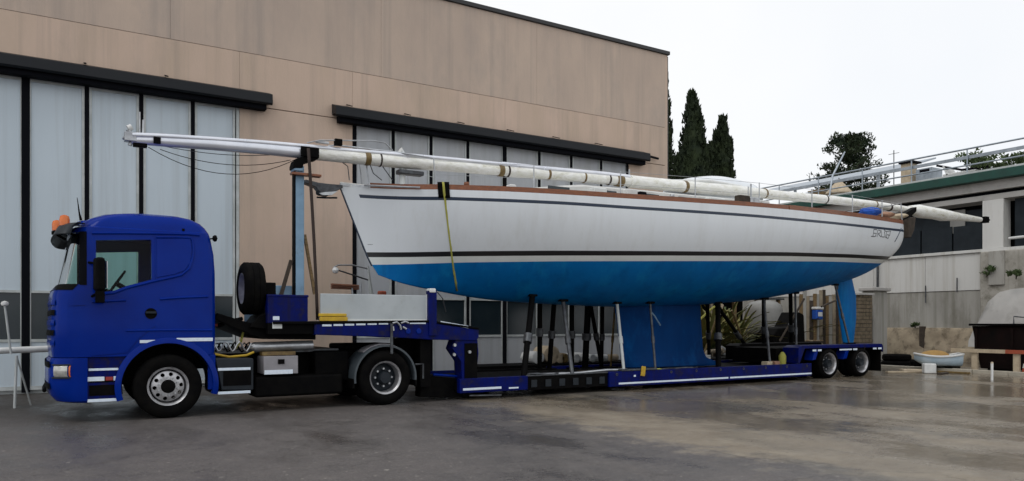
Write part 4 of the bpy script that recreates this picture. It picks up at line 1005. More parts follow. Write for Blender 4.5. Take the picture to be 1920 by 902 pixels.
# gooseneck: tapered nose, straight platform, sloping shoulder
q = MB(); q.prism([(xg0 - .25, 1.56), (xg0 + .1, 1.40), (X8(500), 1.22), (X8(600), 1.20), (X8(600), 1.50), (xg0 + .3, 1.50), (xg0 - .2, 1.66)], YN0 + .25, YN1 - .25); T('gooseneck_nose', 'black')(q)
q = MB(); q.prism([(xg1, 1.47), (xg1, 1.29), (X8(740), 1.23), (xg2, 1.18), (xg3 - .05, 1.15), (xg3, 1.22), (xg3, 1.36), (xg2, 1.50)], YN0, YN0 + .14); T('side_beam', 'blue2')(q)
q = MB(); q.prism([(xg1, 1.47), (xg1, 1.29), (X8(740), 1.23), (xg2, 1.18), (xg3 - .05, 1.15), (xg3, 1.22), (xg3, 1.36), (xg2, 1.50)], YN1 - .14, YN1); T('side_beam', 'blue2')(q)
q = MB(); q.box(xg1 - .5, YN0 + .142, 1.30, xg3 - .1, YN1 - .142, 1.44); T('platform_deck', 'black')(q)
q = MB(); q.prism([(xg1 - .7, 1.475), (xg1 - .7, 1.52), (xg2, 1.545), (xg3, 1.40), (xg3, 1.365), (xg2, 1.504), (xg1, 1.475)], YN0 - .02, YN0 + .16); T('rubbing_strip', 'black')(q)
for k in range(6):
    a = 604 + k * 21.2; strip(X8(a), X8(a + 17.5), Z8(a, 612 - k * .7), Z8(a, 612 - k * .7) + .035, tl, YN0)
strip(X8(768), X8(798), Z8(780, 607.5), Z8(780, 603.5), tl)
q = MB(); P = poly_px([(826, 602), (878, 611), (878, 615.5), (826, 606.5)], YN0); q.prism(P, YN0 - .008, YN0 - .001); q.build('reflector_strip', 'refl', tl)
# hose loops on the beam
for k, pts in enumerate(([(736, 606), (744, 604), (750, 610), (752, 618)], [(752, 606), (760, 603), (766, 606)], [(737, 612), (738, 620)], [(755, 613), (762, 617)])):
    q = MB(); q.tube([at(a, b, YN0 - .03) for a, b in pts], .018, 6); q.build('hose_clip', 'steel', tl)
q = MB(); q.box(X8(731), YN0 - .04, Z8(735, 664), X8(736), YN0 + .0, Z8(735, 607)); T('landing_lever', 'steeld')(q)
for px in (765, 785): q = MB(); q.lathe([(0, -.02), (.05, -.02), (.055, 0), (0, 0)], at(px, 621, YN0), 'y', 14, closed=False); T('beam_boss', 'blue')(q)
# upright post at the end of the board
q = MB(); q.box(X8(803.5), YN0 - .03, 1.25, X8(818), YN0 + .12, Z8(810, 545)); po = T('stake_post', 'blue2')(q)
q = MB(); q.box(X8(804), YN0 - .045, Z8(810, 549), X8(816), YN0 + .13, Z8(810, 541)); q.build('post_cap', 'whitep', po, bevel=.02)
q = MB(); q.tube([at(820, 548, YN0 + .1), at(830, 560, YN0 + .1), at(836, 585, YN0 + .2)], .012, 5); q.build('cable', 'steeld', po)
# side board
q = MB(); q.box(X8(603), YN0 + .06, 1.53, X8(803), YN0 + .10, Z8(700, 552)); bd = T('side_board', 'board')(q)
q = MB(); q.box(X8(603), YN0 + .052, 1.53, X8(803), YN0 + .058, 1.565); q.build('board_rim', 'gelw', bd)
q = MB(); q.box(X8(801), YN0 + .052, 1.566, X8(803), YN0 + .058, Z8(803, 552)); q.build('board_rim', 'gelw', bd)
# blue toolbox with reflectors
x0, x1 = X8(503), X8(579)
q = MB(); q.box(x0, YN0 + .05, 1.49, x1, YN0 + .85, Z8(540, 554)); tb2 = T('toolbox', 'blue2')(q)
q = MB(); q.box(x0 - .01, YN0 + .04, Z8(540, 557), x1 + .01, YN0 + .86, Z8(540, 552.5)); q.build('lid', 'blue2', tb2, bevel=.01)
q = MB(); q.box(X8(512), YN0 + .04, Z8(520, 616), X8(530), YN0 + .049, Z8(520, 604)); q.build('number_plate', 'gelw', tb2)
q = MB(); q.box(X8(513), YN0 + .04, Z8(520, 600), X8(525), YN0 + .049, Z8(520, 593)); q.build('side_lamp', 'refl', tb2)
q = MB(); q.box(x0, YN0 + .052, 1.30, x1 + .1, YN0 + .5, 1.488); T('nose_block', 'black')(q)
q = MB(); q.box(X8(504), YN0 + .95, 1.5, X8(575), YN1 - .5, Z8(540, 536, YN0 + 1)); T('winch_housing', 'ltblue')(q)
q = MB(); q.box(X8(514), YN0 + .5, 1.98, X8(520), YN0 + .56, 2.12); T('box_latch', 'black')(q)
# yellow chock crate
q = MB(); q.box(X8(600), YN0 - .01, 1.525, X8(652), YN0 + .05, 1.60); q.box(X8(598), YN0 - .01, 1.605, X8(650), YN0 + .05, 1.66); T('yellow_chock', 'yellow')(q)
# spare wheel with its axis along the trailer
sx = X8(452, 13.3); c = Vector((sx + .02, 13.32, Z8(470, 541, 13.3)))
q = MB(); q.lathe([(.25, 0), (.34, -.03), (.41, -.01), (.45, .03), (.45, .10), (.44, .105), (.44, .12), (.45, .125), (.45, .20), (.44, .205), (.44, .215), (.45, .22), (.45, .27), (.41, .31), (.25, .30)], c, 'x', 44); sw = T('spare_wheel', 'tyre', bevel=0)(q)
q = MB(); q.lathe([(.0, .10), (.12, .09), (.2, .06), (.24, .0), (.265, -.01), (.265, .28), (0, .28)], c, 'x', 32, closed=False); q.build('spare_rim', 'rim', sw)
q = MB(); q.box(c.x + .3, c.y - .3, 1.5, c.x + .5, c.y + .35, c.z + .1); q.prism([(c.x + .05, 1.42), (c.x + .6, 1.35), (c.x + .5, 1.75), (c.x + .2, 1.62)], c.y - .35, c.y + .3); q.build('spare_carrier', 'black', tl, bevel=.02)
q = MB(); q.tube([at(408, 611, 13.3), at(430, 603, 13.3), at(455, 597, 13.3)], .035, 8); T('air_line', 'black')(q)
q = MB(); q.box(X8(402, 13.3), 13.28, Z8(405, 612, 13.3), X8(416, 13.3), 13.34, Z8(405, 607, 13.3)); T('red_coupling', 'red')(q)
q = MB(); q.tube([at(460, 606, 13.3), at(452, 640, 13.3), at(440, 655, 13.3)], .02, 6); T('air_line', 'strap', bevel=0)(q)
# leg that drops from the gooseneck to the low bed
q = MB(); q.prism([(X8(856), 1.17), (xg3 - .01, 1.17), (X8(899), .9), (X8(893), .30), (X8(868), .30), (X8(866), .75), (X8(850), 1.0)], YN0 + .03, YN0 + .35); lg = T('gooseneck_leg', 'blue2')(q)
q = MB(); q.prism([(X8(856), 1.17), (xg3 - .01, 1.17), (X8(899), .9), (X8(893), .30), (X8(868), .30), (X8(866), .75), (X8(850), 1.0)], YN1 - .35, YN1 - .03); T('gooseneck_leg', 'black')(q)
q = MB(); q.box(X8(872), YN0 + .02, .35, X8(896), YN0 + .028, 1.1); q.build('leg_cover', 'black', lg)
for px, py in ((852, 647), (880, 660), (851, 665)): q = MB(); q.lathe([(0, -.03), (.03, -.03), (.035, 0), (0, 0)], at(px, py, YN0 + .02), 'y', 12, closed=False); q.build('hydraulic_port', 'steel', lg)
q = MB(); q.box(X8(792), YN0 + .1, .28, X8(812), YN0 + .4, 1.18); T('hydraulic_ram', 'black')(q)
q = MB(); q.box(X8(770), YN0 + .5, .5, X8(815), YN0 + .9, 1.2); T('leg_housing', 'black')(q)
q = MB(); q.prism(poly_px([(790, 703), (872, 712), (872, 745), (790, 745)], YN0 + .2), YN0 + .25, YN0 + .5); T('foot_beam', 'black')(q)
q = MB(); q.tube([at(812, 702, YN0 + .24), at(862, 706, YN0 + .24)], .025, 8); T('foot_rail', 'blue')(q)
# low bed
xa, xb_, xc, xd = X8(862), X8(990), X8(1143), X8(1522)
def side(x0, x1, z0, z1, m, name, y0=YN0, y1=YN0 + .12): q = MB(); q.box(x0, y0, z0, x1, y1, z1); return T(name, m)(q)
BZ = (.10, .43)
for y0, y1 in ((YN0, YN0 + .12), (YN1 - .12, YN1)):
    side(xa, xb_, .14, .42, 'blue2', 'front_sill', y0, y1); side(xb_ + .004, xc - .004, .12, .40, 'black', 'extension_beam', y0 + .05, y1 - .01); side(xc, xd, BZ[0], BZ[1], 'blue2', 'rear_sill', y0, y1)
q = MB(); q.box(xa, YN0 + .122, .16, xd, YN1 - .122, .36); T('bed_plate', 'black')(q)
q = MB(); q.box(xb_, YN0 + .04, .401, xc, YN0 + .1, .43); T('bed_edge', 'steeld')(q)
for k in range(4):
    x = lerp(xc, xd, (k + .5) / 4); q = MB(); q.box(x - .02, YN0 - .006, .20, x + .02, YN0 - .001, .42); T('sill_rib', 'blue2', bevel=0)(q)
strip(X8(868), X8(940), .19, .235, tl); strip(X8(954), X8(972), .18, .21, tl)
q = MB(); q.tube([at(880, 742, YN0 - .03), at(940, 741, YN0 - .03)], .02, 8); T('lower_rail', 'steeld')(q)
xm = X8(1367); strip(xc + .25, xm - .03, .145, .185, tl); strip(xm + .03, xd - .01, .145, .185, tl)
strip(X8(1188), X8(1192), .30, .34, tl)
# hoses, chain and lashings lying on the bed
for k in range(4):
    q = MB(); q.tube([Vector((8.2 + k * 1.2 + t_ * .17, YN0 + .32 + .1 * math.sin(t_ * 1.3 + k), .40 + .03 * abs(math.sin(t_ * .9 + k)))) for t_ in range(9)], .022, 6); q.build('bed_hose', ('steeld', 'black', 'strap', 'steeld')[k], tl)
for k in range(6):
    q = MB(); xx = lerp(xb_, xc, (k + .5) / 6); q.box(xx - .07, YN0 + .035, .18, xx + .07, YN0 + .049, .33); q.build('lashing_pocket', 'plastic', tl, bevel=.004)
for k in range(9):
    xx = lerp(xc + .2, xd - .2, k / 8); q = MB(); q.lathe([(.018, -.012), (.03, -.012), (.03, .0), (.018, .0)], (xx, YN0 - .0, .37), 'y', 12); q.build('lashing_ring', 'steeld', tl)
q = MB(); q.tube([Vector((8.6, YN0 + .5, .40)), Vector((9.4, YN0 + .2, .42)), Vector((10.2, YN0 + .15, .46)), Vector((10.9, YN0 + .3, .44))], .03, 8); q.build('bed_hose', 'steel', tl)
# yellow ratchet on the bed edge
q = MB(); q.obb(at(1206, 696, YN0 - .02), (.11, .04, .22), Matrix.Rotation(.15, 3, 'Y')); T('yellow_ratchet', 'yellow')(q)
q = MB(); q.box(X8(1166), YN0 - .01, .432, X8(1232), YN0 + .14, .475); T('tie_bracket', 'steeld')(q)
# rear bogie
xr0, xr1 = X8(1500), X8(1656)
q = MB(); q.box(xr0 - .3, YN0 + .5, .42, xr1 - .1, YN1 - .5, .82); T('bogie_frame', 'black')(q)
q = MB(); q.prism([(xr0 - .06, .44), (xr0 - .06, .84), (xr0 + .1, .90), (xr1 - .05, .90), (xr1, .84), (xr1, .66), (xr1 - .12, .80), (xr0 + .2, .82), (xr0, .44)], YN0, YN0 + .5); fd = T('bogie_fender', 'blue2')(q)
q = MB(); q.prism([(xr0 - .06, .44), (xr0 - .06, .84), (xr0 + .1, .90), (xr1 - .05, .90), (xr1, .84), (xr1, .66), (xr1 - .12, .80), (xr0 + .2, .82), (xr0, .44)], YN1 - .5, YN1); T('bogie_fender', 'black')(q)
for px in (1527, 1537): strip(X8(px - 3.6), X8(px + 3.2), .74, .79, fd, YN0)
strip(X8(1574), X8(1597), .745, .785, fd); strip(X8(1599.5), X8(1607), .74, .79, fd)
for px in (1640, 1649.5): strip(X8(px - 3.4), X8(px + 3.2), .745, .795, fd)
for x in (17.66, 19.07):
    for s_ in (-1, 1): wheel(tl, x, s_, .40, .275, .26, 'trailer', True)
    q = MB(); q.tube([(x, YN0 + .4, .40), (x, YN1 - .4, .40)], .07, 8); T('axle', 'black', bevel=0)(q)
for px in (1532, 1590):
    x = X8(px); q = MB(); q.prism([(x - .05, .79), (x + .1, .79), (x - .02, .52), (x - .16, .50)], YN0 + .02, YN0 + .3); T('fender_web', 'blue')(q)
q = MB(); q.box(xr1 - .10, YN0 + .02, .12, xr1 - .06, YN0 + .5, .78); T('mud_flap', 'black')(q)
q = MB(); q.box(xr1 - .06, YN0 + .3, .45, xr1, YN1 - .3, .7); T('rear_bar', 'blue2')(q)
q = MB(); q.box(X8(1150), YC - 1.0, .36, X8(1345), YC + .1, .375); T('keel_mat', 'wood')(q)

# ================================================================== YACHT (bow to the left, stern to the right)
HB0, HB1 = 4.57, 20.9
BREADTH = [(0, .03), (.04, .30), (.1, .68), (.2, 1.22), (.35, 1.78), (.5, 2.08), (.62, 2.17), (.75, 2.08), (.88, 1.84), (1, 1.52)]
def hb(X): return smooth_tab(BREADTH, min(1, max(0, (X - HB0) / (HB1 - HB0))))
def gsec(t, X):
    s = min(1, max(0, (X - HB0) / (HB1 - HB0))); a = lerp(1.25, 2.7, min(1, s * 2.4)); c = lerp(.95, .60, min(1, s * 2.4))
    return max(0, 1 - (1 - min(1, max(0, t))) ** a) ** c
PX_SHEER = [(600, 347), (640, 348), (700, 350), (760, 353), (830, 355.5), (949, 359), (1060, 365), (1186, 373), (1284, 379), (1406, 387), (1480, 393), (1553, 401), (1620, 409), (1686, 419), (1760, 430)]
PX_NAVY = [(640, 361), (667, 362.5), (830, 369), (949, 373), (1060, 378), (1186, 387), (1284, 393), (1406, 401.5), (1553, 415), (1680, 429), (1760, 438)]
PX_BT = [(600, 473.5), (700, 473.5), (1040, 471), (1250, 472), (1480, 474), (1600, 478), (1659, 481.5), (1760, 488)]
PX_BB = [(600, 481), (700, 481), (1040, 478.5), (1250, 478.5), (1480, 479.5), (1600, 483), (1659, 486.5), (1760, 492)]
PX_A = [(600, 497), (700, 496.5), (850, 492.5), (1040, 490), (1420, 489.5), (1560, 490.5), (1646, 494), (1760, 500)]
PX_BOT = [(690, 500), (700, 509), (712, 520), (732, 528), (770, 537), (800, 541), (834, 549), (864, 555), (920, 563), (1000, 569), (1150, 576), (1307, 572), (1406, 564), (1499, 547), (1569, 531), (1600, 516), (1640, 505), (1700, 480)]
def zb(X): 
    p = proj((X, YC, 2)); return CH + (HOR - interp(PX_BOT, p[0])) / F * dep(X, YC)
def zline(tab, X, z0):
    z = z0; zs = 4.15
    for _ in range(6):
        if tab is PX_SHEER: y = YC - hb(X)
        else: y = YC - hb(X) * gsec((z - zb(X)) / (zsheer(X) - zb(X)), X)
        px, _y = proj((X, y, z)); z = CH + (HOR - interp(tab, px)) / F * dep(X, y)
    return z
_zs = {}
def zsheer(X):
    k = round(X, 3)
    if k not in _zs: _zs[k] = zline(PX_SHEER, X, 4.15)
    return _zs[k]
XS = [HB0 + (HB1 + .3 - HB0) * i / 60 for i in range(61)]
def smooth_line(v):
    for _ in range(3): v = [v[0]] + [(v[i-1] + 2 * v[i] + v[i+1]) / 4 for i in range(1, len(v) - 1)] + [v[-1]]
    return v
TS = list(zip(XS, smooth_line([zsheer(x) for x in XS])))
def mk(tab, z0): return list(zip(XS, smooth_line([zline(tab, x, z0) for x in XS])))
PX_BT = [(a, b - 1.0) for a, b in PX_BT]; PX_BB = [(a, b + .8) for a, b in PX_BB]
TNT = mk(PX_NAVY, 4.0); TBT = mk(PX_BT, 2.9); TBB = mk(PX_BB, 2.8); TA = mk(PX_A, 2.7)
TZB = [(x, zb(x)) for x in XS]; TZB = list(zip(XS, smooth_line([z for _, z in TZB])))
def ZS(X): return interp(TS, X)
STERN = [(2.7, 20.25), (3.0, 20.35), (3.3, 20.6), (3.6, 20.85), (3.9, 20.93), (4.4, 20.86)]
STEM = [(2.45, 5.34), (2.6, 5.24), (2.83, 5.12), (4.15, 4.57), (4.3, 4.50)]
def rowz(X, k):
    "heights of the longitudinal lines, bottom to sheer"
    b, a, bb, bt, n2, s = interp(TZB, X), interp(TA, X), interp(TBB, X), interp(TBT, X), interp(TNT, X), ZS(X)
    b = min(b, a - .03)
    out = [b + (a - b) * (i / 10) ** 1.7 for i in range(10)] + [a, bb, bt]
    n1 = n2 - .065
    out += [lerp(bt, n1, i / 6) for i in range(1, 7)] + [n2, lerp(n2, s, .5), s]
    return out
NR = 22; NU = 110
def hull_xyz(u, j, side=-1, out=0):
    X = lerp(HB0, HB1, u)
    for _ in range(4):
        z = rowz(X, 0)[j]; X = lerp(interp(STEM, z), interp(STERN, z), u)
    r = rowz(X, 0); z = r[j]; t = (z - r[0]) / (r[-1] - r[0])
    fade = min(1, u * 9) ** .8
    y = hb(X) * gsec(t, X) * fade + (.012 if j else 0)
    # transom corners rounded in plan
    y *= 1 - .16 * max(0, (u - .965) / .035) ** 2
    return Vector((X, YC + side * (y + out), z))
def band(i, j):
    return 2 if j < 10 else 3 if j == 10 else 1 if j == 11 else 0 if j < 18 else 4 if j == 18 else 0
yt = thing('sailing_yacht', 'long white-hulled sailing yacht with blue underbody lying on the low-loader trailer', 'yacht', (13, YC, .38))
us = [(i / NU) for i in range(NU + 1)]
def bandk(i, j, base=0):
    if j == 18 and (us[i] < .012 or .030 < us[i] < .034): return 0
    return band(i, j)
q = MB(); rows = []
near = [[hull_xyz(u, j, -1) for j in range(NR)] for u in us]; far = [[hull_xyz(u, j, 1) for j in range(NR)] for u in us]
q.grid(near, mfun=bandk); q.grid([r[::-1] for r in far], mfun=lambda i, j: bandk(i, NR - 2 - j))
for j in range(NR - 1): q.add([near[-1][j], near[-1][j+1], far[-1][j+1], far[-1][j]], [(0, 1, 2, 3)], 2 if j < 10 else 0)
for j in range(NR - 1): q.add([near[0][j], near[0][j+1], far[0][j+1], far[0][j]], [(0, 1, 2, 3)], 0)
hull = q.build('hull', ['gel', 'blackline', 'anti', 'gelw', 'navy'], yt, merge=True, ang=50)
# deck with camber, teak toe rail, rub strake
q = MB(); rows = []
for u in us:
    a, b = hull_xyz(u, NR - 1, -1), hull_xyz(u, NR - 1, 1); rows.append([a.lerp(b, k / 8) + Vector((0, 0, -.012 + .09 * (1 - (k / 4 - 1) ** 2))) for k in range(9)])
q.grid(rows); q.build('deck', 'deck', yt)
def rail(name, side, u0, u1, z0, z1, inn, m, n=80):
    q = MB(); rows = []
    for i in range(n + 1):
        u = lerp(u0, u1, i / n); p = hull_xyz(u, NR - 1, side); s = Vector((0, -side, 0))
        rows.append([p + Vector((0, 0, z0)) + s * .004, p + Vector((0, 0, z1)) + s * .012, p + Vector((0, 0, z1)) + s * inn, p + Vector((0, 0, z0)) + s * (inn + .01)])
    q.grid(rows, wrap=True); q.f.append([0, 1, 2, 3]); q.m.append(0); k = len(q.v) - 4; q.f.append([k, k+1, k+2, k+3]); q.m.append(0)
    return q.build(name, m, yt)
for s_ in (-1, 1):
    rail('toe_rail', s_, .035, .63, .003, .105, .05, 'teak'); rail('toe_rail', s_, .632, .995, .003, .115, .05, 'teak')
    rail('bow_rail_base', s_, .0, .034, .003, .05, .05, 'steel', 8)
# keel and rudder as foil sections
def foil(mb, stations, n=14):
    rows = []
    for z, x0, x1, th in stations:
        r = []
        for i in range(n):
            a = 2 * math.pi * i / n; u = .5 - .5 * math.cos(a); h = th / 2 * (1.1 * math.sqrt(max(u, 0)) * (1 - u) * 2.2 + .04) * (1 if a < math.pi else -1)
            r.append((lerp(x0, x1, u), YC + (h if 0 < i < n else 0), z))
        rows.append(r)
    mb.grid(rows, wrap=True); mb.f.append(list(range(n))); mb.m.append(0); k = len(mb.v) - n; mb.f.append(list(range(k, k + n))[::-1]); mb.m.append(0)
q = MB(); foil(q, [(.385, 11.7, 14.80, .42), (.42, 11.58, 14.78, .52), (.50, 11.55, 14.62, .50), (.60, 11.5, 14.34, .36), (.8, 11.47, 14.22, .28), (1.6, 11.36, 14.14, .30), (2.3, 11.2, 14.1, .36)]); q.build('keel', 'keelshade', yt)
q = MB(); foil(q, [(.90, 20.02, 20.50, .09), (.96, 19.98, 20.52, .12), (1.6, 19.84, 20.63, .16), (2.3, 19.70, 20.62, .20), (2.62, 19.64, 20.50, .22), (3.05, 19.7, 20.35, .20)]); q.build('rudder', 'anti', yt)
q = MB(); q.tube([(19.55, YC, 2.9), (19.72, YC, 2.5)], .06, 8); q.build('prop_strut', 'steeld', yt)
# coachroof, windows, hatch, sprayhood
def house(name, X0, X1, w, h, m, slope=.5):
    q = MB(); rows = []
    N = 24
    for i in range(N + 1):
        u = i / N; X = lerp(X0, X1, u); e = min(1, min(u, 1 - u) * N / 5); e = e ** slope; zd = ZS(X) + .06; ww = w * min(1, hb(X) / 1.9) * (.86 + .14 * e)
        rows.append([Vector((X, YC - ww, zd - .08)), Vector((X, YC - ww * .97, zd + h * .75 * e)), Vector((X, YC - ww * .8, zd + h * .95 * e)), Vector((X, YC, zd + (h + .07) * e)), Vector((X, YC + ww * .8, zd + h * .95 * e)), Vector((X, YC + ww * .97, zd + h * .75 * e)), Vector((X, YC + ww, zd - .08))])
    q.grid(rows); q.f.append(list(range(7))); q.m.append(0); k = len(q.v) - 7; q.f.append(list(range(k, k + 7))); q.m.append(0)
    return q.build(name, m, yt, ang=30)
house('coachroof', 7.9, 16.4, 1.25, .34, 'deck', .6)
house('cockpit_coaming', 16.5, 20.0, 1.35, .22, 'deck')
for i in range(6):
    X = 9.0 + i * 1.15; zd = ZS(X) + .06; ww = 1.25 * min(1, hb(X) / 1.9); q = MB(); q.obb((X, YC - ww - .0, zd + .14), (.55, .03, .12)); q.build('cabin_window', 'darkglass', yt, bevel=.01)
def arc_hood():
    yc = YC + .45; q = MB(); rows = []
    for i in range(15):
        u = i / 14; px = lerp(1272, 1392, u); p = at(px, 0, yc); zt = at(px, lerp(339, 345, u) - 11 * math.sin(math.pi * u) ** .8, yc).z; zd = ZS(p.x) + .05; r = []
        for k in range(11):
            a = math.pi * k / 10; r.append(Vector((p.x, yc - .75 * math.cos(a), zd + (zt - zd) * math.sin(a) ** .45)))
        rows.append(r)
    q.grid(rows); o = q.build('sprayhood', 'gel', yt); sm = o.modifiers.new('t', 'SOLIDIFY'); sm.thickness = .03
    q = MB(); q.tube([r[5] + Vector((0, -.1, -.07)) for r in rows], .03, 6); q.build('hood_hem', 'navy', yt)
arc_hood()
# pulpit, stanchions, lifelines
def tb_(name, pts, r, m='steel', n=8): q = MB(); q.tube(pts, r, n); return q.build(name, m, yt)
def dk(X, s, dz=0): return Vector((X, YC + s * (hb(X) - .05), ZS(X) + dz))
pb = [dk(6.3, -1, .0), dk(6.25, -1, .62), dk(5.6, -1, .70)] + [Vector((4.45, YC - .15, ZS(4.6) + .74)), Vector((4.35, YC, ZS(4.6) + .74)), Vector((4.45, YC + .15, ZS(4.6) + .74))] + [dk(5.6, 1, .70), dk(6.25, 1, .62), dk(6.3, 1, 0)]
tb_('pulpit', pb, .016)
tb_('pulpit_leg', [dk(5.1, -1, 0), dk(5.0, -1, .70)], .014); tb_('pulpit_leg', [dk(5.1, 1, 0), dk(5.0, 1, .70)], .014)
for s_ in (-1, 1):
    for X in (8.2, 10.1, 12.0, 13.9, 15.8, 17.6, 19.2):
        tb_('stanchion', [dk(X, s_, 0), dk(X, s_, .58)], .013, 'steel', 6)
    for dz in (.57, .30): tb_('lifeline', [dk(X, s_, dz) for X in (6.25, 8.2, 10.1, 12.0, 13.9, 15.8, 17.6, 19.2, 20.3)], .0045, 'steel', 5)
tb_('pushpit', [dk(20.5, -1, 0), dk(20.4, -1, .6), dk(20.75, -1, .62) + Vector((0, .4, 0)), Vector((20.8, YC, ZS(20.7) + .62)), dk(20.75, 1, .62) - Vector((0, .4, 0)), dk(20.4, 1, .6), dk(20.5, 1, 0)], .016)
# anchor roller and stem fitting overhanging the bow
def A(px, py, dy=0): return at(px, py, YC + dy)
q = MB(); q.prism([(A(px, py).x, A(px, py).z) for px, py in ((640, 348), (600, 345), (572, 338), (562, 341), (590, 352), (600, 366), (612, 369), (622, 362), (640, 354))], YC - .09, YC + .09); ar = q.build('anchor_roller', 'steeld', yt, bevel=.01)
q = MB(); q.prism([(A(px, py).x, A(px, py).z) for px, py in ((594, 364), (600, 368), (618, 368), (630, 360), (622, 361), (606, 362))], YC - .14, YC - .092); q.build('cheek_plate', 'steel', ar, bevel=.006)
q = MB(); q.tube([A(597, 362, -.1), A(597, 362, .1)], .05, 12); q.build('roller', 'plastic', ar)
tb_('anchor_shank', [A(560, 338), A(590, 344), A(628, 349)], .028, 'steeld')
q = MB(); q.tube([A(594, 370), A(610, 371), A(632, 371)], .018, 6); q.build('anchor_fluke', 'plastic', ar)
# stem band
q = MB(); rows = []
q.tube([Vector((interp(STEM, z) - .012, YC, z)) for z in (4.1, 3.8, 3.45, 3.0, 2.8, 2.62)], .018, 6); q.build('stem_band', 'navy', yt)
tb_('bow_step', [dk(5.0, -1, .03), dk(6.0, -1, .03)], .02, 'steel')
# cowl vent and winches
c = at(754, 290, YC - .3); zc = ZS(c.x) + .1
q = MB(); q.tube([(c.x, c.y, zc), (c.x, c.y, zc + .35), (c.x - .02, c.y, zc + .58), (c.x - .08, c.y, c.z + .02)], [.06, .06, .09, .13], 14); q.build('cowl_vent', 'gelw', yt)
for px, m in ((892, 'teak'), (1148, 'steel'), (1225, 'steel'), (1340, 'steeld')):
    X = at(px, 350, YC - 1).x; zz = ZS(X) + .06; q = MB(); q.lathe([(0, .16), (.05, .16), (.06, .12), (.04, .08), (.07, .02), (.075, 0), (0, 0)], (X, YC - hb(X) + .35, zz), 'z', 16, closed=False); q.build('winch', m, yt)
# small deck gear seen over the toe rail
for px, w, h, m in ((988, .16, .10, 'whitep'), (1130, .35, .14, 'gelw'), (1182, .30, .16, 'whitep'), (1200, .2, .12, 'seam'), (1372, .35, .20, 'bark'), (1390, .3, .17, 'steel'), (1410, .25, .12, 'whitep'), (1325, .5, .10, 'gelw')):
    X = at(px, 350, YC - 1.6).x; q = MB(); q.obb((X, YC - hb(X) + .22, ZS(X) + .08 + h / 2), (w, .18, h)); q.build('deck_fitting', m, yt, bevel=.03)
tb_('boom_crutch', [at(1408, 390, YC - 1.9), at(1408, 345, YC - 1.9)], .02, 'steel'); tb_('boom_crutch', [at(1403, 390, YC - 1.9), at(1403, 350, YC - 1.9)], .012, 'steel')
tb_('boat_hook', [at(1555, 368, YC - 1.2), at(1561, 330, YC - 1.2), at(1584, 285, YC - 1.2)], [.022, .028, .02], 'galv')
# stern gear: blue bundle, cushions, black stern chute
def lump(name, px, py, w, h, m, Y): 
    c = at(px, py, Y); q = MB(); rows = []
    for i in range(9):
        ph = -math.pi / 2 + math.pi * i / 8; r = []
        for k in range(14):
            a = 2 * math.pi * k / 14; f = 1 + .12 * math.sin(3 * a + i) + .07 * math.sin(5 * a)
            r.append(c + Vector((w * f * math.cos(ph) * math.cos(a), .3 * f * math.cos(ph) * math.sin(a), h * math.sin(ph))))
        rows.append(r)
    q.grid(rows, wrap=True); return q.build(name, m, yt, merge=True)
lump('blue_sail_bag', 1630, 398, .26, .14, 'bluecloth', YC - 1.35); lump('cushion', 1655, 404, .22, .10, 'skin', YC - 1.35); lump('cushion', 1682, 406, .16, .08, 'cream', YC - 1.3)
q = MB(); P = [at(a, b, YC - 1.25) for a, b in ((1682, 410), (1700, 397), (1716, 388), (1716, 397), (1704, 408), (1690, 414))]; q.prism([(p.x, p.z) for p in P], YC - 1.3, YC - 1.1); q.build('stern_wedge', 'black', yt, bevel=.02)
q = MB(); P = [at(a, b, YC - .8) for a, b in ((1697, 408), (1712, 408), (1709, 432), (1703, 446), (1697, 446))]; q.prism([(p.x, p.z) for p in P], YC - .9, YC + .6); q.build('stern_ladder_cover', 'bark', yt, bevel=.03)
# transom stripe on the hull side
def hull_near(X, z, out=.004):
    t = (z - interp(TZB, X)) / (ZS(X) - interp(TZB, X)); u = (X - interp(STEM, z)) / (interp(STERN, z) - interp(STEM, z))
    y = hb(X) * gsec(t, X) * min(1, max(0, u * 9)) ** .8; y *= 1 - .16 * max(0, (u - .965) / .035) ** 2
    return Vector((X, YC - y - out, z))
def on_hull(px, py, out=.004):
    Y = YC - 1.6
    for _ in range(8):
        p = at(px, py, Y); Y = lerp(Y, hull_near(p.x, p.z, out).y, .8)
    return hull_near(at(px, py, Y).x, at(px, py, Y).z, out)
def hline(name, pts, r, m, par=None): q = MB(); q.tube([on_hull(a, b) for a, b in pts], r, 6); return q.build(name, m, par or hull)
hline('transom_stripe', [(1689, 428), (1686, 436), (1681, 446), (1677, 453)], .022, 'navy')
# faded name lettering near the stern: outlined slanted capitals in two rows, unreadable in the photograph
def stroke(par, pts, r=.010): q = MB(); q.tube([on_hull(a, b, .006) for a, b in pts], r, 4); return q
strokes = [[(1638, 430), (1636, 444)], [(1638, 430), (1644, 430.5)], [(1637, 437), (1643, 437.5)], [(1633, 443), (1640, 443.5)], [(1642, 439), (1641, 444)], [(1645, 432), (1644, 444)], [(1646, 431), (1650, 432), (1650, 437), (1646, 438)], [(1646, 438), (1651, 444)],
           [(1652, 432), (1652, 444)], [(1653, 444), (1658, 444.5)], [(1657, 431), (1661, 434), (1669, 433)], [(1658, 434), (1659, 444)], [(1662, 435), (1661, 445)], [(1669, 433), (1668, 440), (1665, 446)], [(1663, 440), (1667, 441)], [(1660, 445), (1665, 447)]]
q = MB()
for st_ in strokes:
    q.tube([on_hull(a, b, .006) for a, b in st_], .016, 4)
tag(q.build('name_lettering', 'steeld', hull), kind='stuff')
hline('bow_emblem', [(689, 458.5), (699, 458.5)], .010, 'seam')
